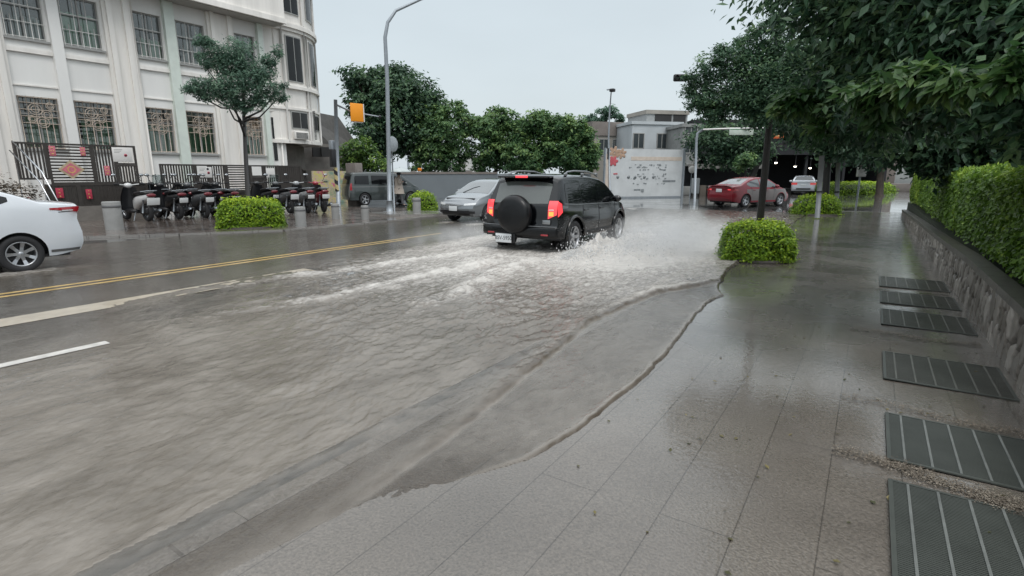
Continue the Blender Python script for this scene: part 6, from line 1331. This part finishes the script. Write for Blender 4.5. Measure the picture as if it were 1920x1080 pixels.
# mist of fine drops: closed lumpy volumes beside the car
def mist(name, c, r, dens, label, seed):
    b = MB(); b.ball((0, 0, 0), r, 28); b.v = [(x*(1+.25*mnoise.noise(Vector((x+seed, y, z))*1.3)), y*(1+.25*mnoise.noise(Vector((x, y+seed, z))*1.3)), z) for x, y, z in b.v]
    m = bpy.data.materials.new(name+' volume'); m.use_nodes = True; t = m.node_tree; t.nodes.clear(); A = t.nodes.new; L = t.links.new
    tc = A('ShaderNodeTexCoord'); mp = A('ShaderNodeVectorMath'); mp.operation = 'DIVIDE'; mp.inputs[1].default_value = r; L(tc.outputs['Object'], mp.inputs[0])
    ln = A('ShaderNodeVectorMath'); ln.operation = 'LENGTH'; L(mp.outputs[0], ln.inputs[0]); ns = A('ShaderNodeTexNoise'); ns.inputs['Scale'].default_value = 2.2; ns.inputs['Detail'].default_value = 4; L(tc.outputs['Object'], ns.inputs['Vector'])
    a = A('ShaderNodeMapRange'); a.inputs[1].default_value = 1.05; a.inputs[2].default_value = .25; a.inputs[3].default_value = 0; a.inputs[4].default_value = 1; L(ln.outputs['Value'], a.inputs[0])
    q = A('ShaderNodeMapRange'); q.inputs[1].default_value = .36; q.inputs[2].default_value = .68; L(ns.outputs[0], q.inputs[0])
    mu = A('ShaderNodeMath'); mu.operation = 'MULTIPLY'; L(a.outputs[0], mu.inputs[0]); L(q.outputs[0], mu.inputs[1]); m2 = A('ShaderNodeMath'); m2.operation = 'MULTIPLY'; m2.inputs[1].default_value = dens; L(mu.outputs[0], m2.inputs[0])
    v = A('ShaderNodeVolumePrincipled'); v.inputs['Color'].default_value = (.95, .95, .95, 1); v.inputs['Anisotropy'].default_value = .2; L(m2.outputs[0], v.inputs['Density'])
    o = A('ShaderNodeOutputMaterial'); L(v.outputs[0], o.inputs['Volume']); ob = b.build(name, m, loc=c); return tag(ob, label, 'mist', kind='stuff')
mist('spray_mist', (-3.5, 11.6, .14), (1.4, 2.8, .85), 1.8, 'pale mist of fine drops hanging to the right of the black car', 1)
mist('spray_mist', (-8.6, 10.6, .1), (1.2, 2.4, .35), .8, 'thin mist low over the wake on the left of the black car', 4)
SC.cycles.volume_step_rate = 2; SC.cycles.volume_max_steps = 128; SC.cycles.volume_bounces = 1

# silt and leaf litter washed against the drain covers, and single fallen leaves on the slabs
def litter(name, pts, size, m, label, cat, seed):
    rs = np.random.RandomState(seed); n = len(pts); V, F_, t_ = leaves(rs, pts, np.tile([0, 0, 1.], (n, 1))*2.2, size, 0, .6)
    return tag(npmesh(name, V, F_, m, attrs={'tint': t_}), label, cat, kind='stuff')
rs = np.random.RandomState(8); pts = []
for y0, sl, n in ((3.4, -.17, 5200), (4.38, -.1, 1500), (6.5, -.05, 1800), (9.1, .05, 1500)):
    x = -.02+1.05*rs.rand(n)**.8; y = y0+sl*(x-.5)+.035*rs.normal(size=n)*(1+2*np.abs(fbm(x*5, x*0+y0, 3)-.5))+.03*np.sin(x*7); pts.append(np.stack([x, y, pave_z(x, y)+.012+.006*rs.rand(n)], 1))
litter('washed_silt', np.concatenate(pts), .011, leafmat('silt grains', (.07, .055, .04), (.14, .115, .09), (.22, .19, .15), trans=0), 'brown lines of washed silt between the drain covers', 'silt', 8)
x = -1.3+2.3*rs.rand(150); y = 1.8+9*rs.rand(150); litter('fallen_leaves', np.stack([x, y, pave_z(x, y)+.006], 1), .03, leafmat('wet litter', (.03, .035, .012), (.08, .07, .025), (.16, .13, .05), trans=0), 'tiny fallen leaves scattered on the wet near pavement', 'fallen leaves', 9)
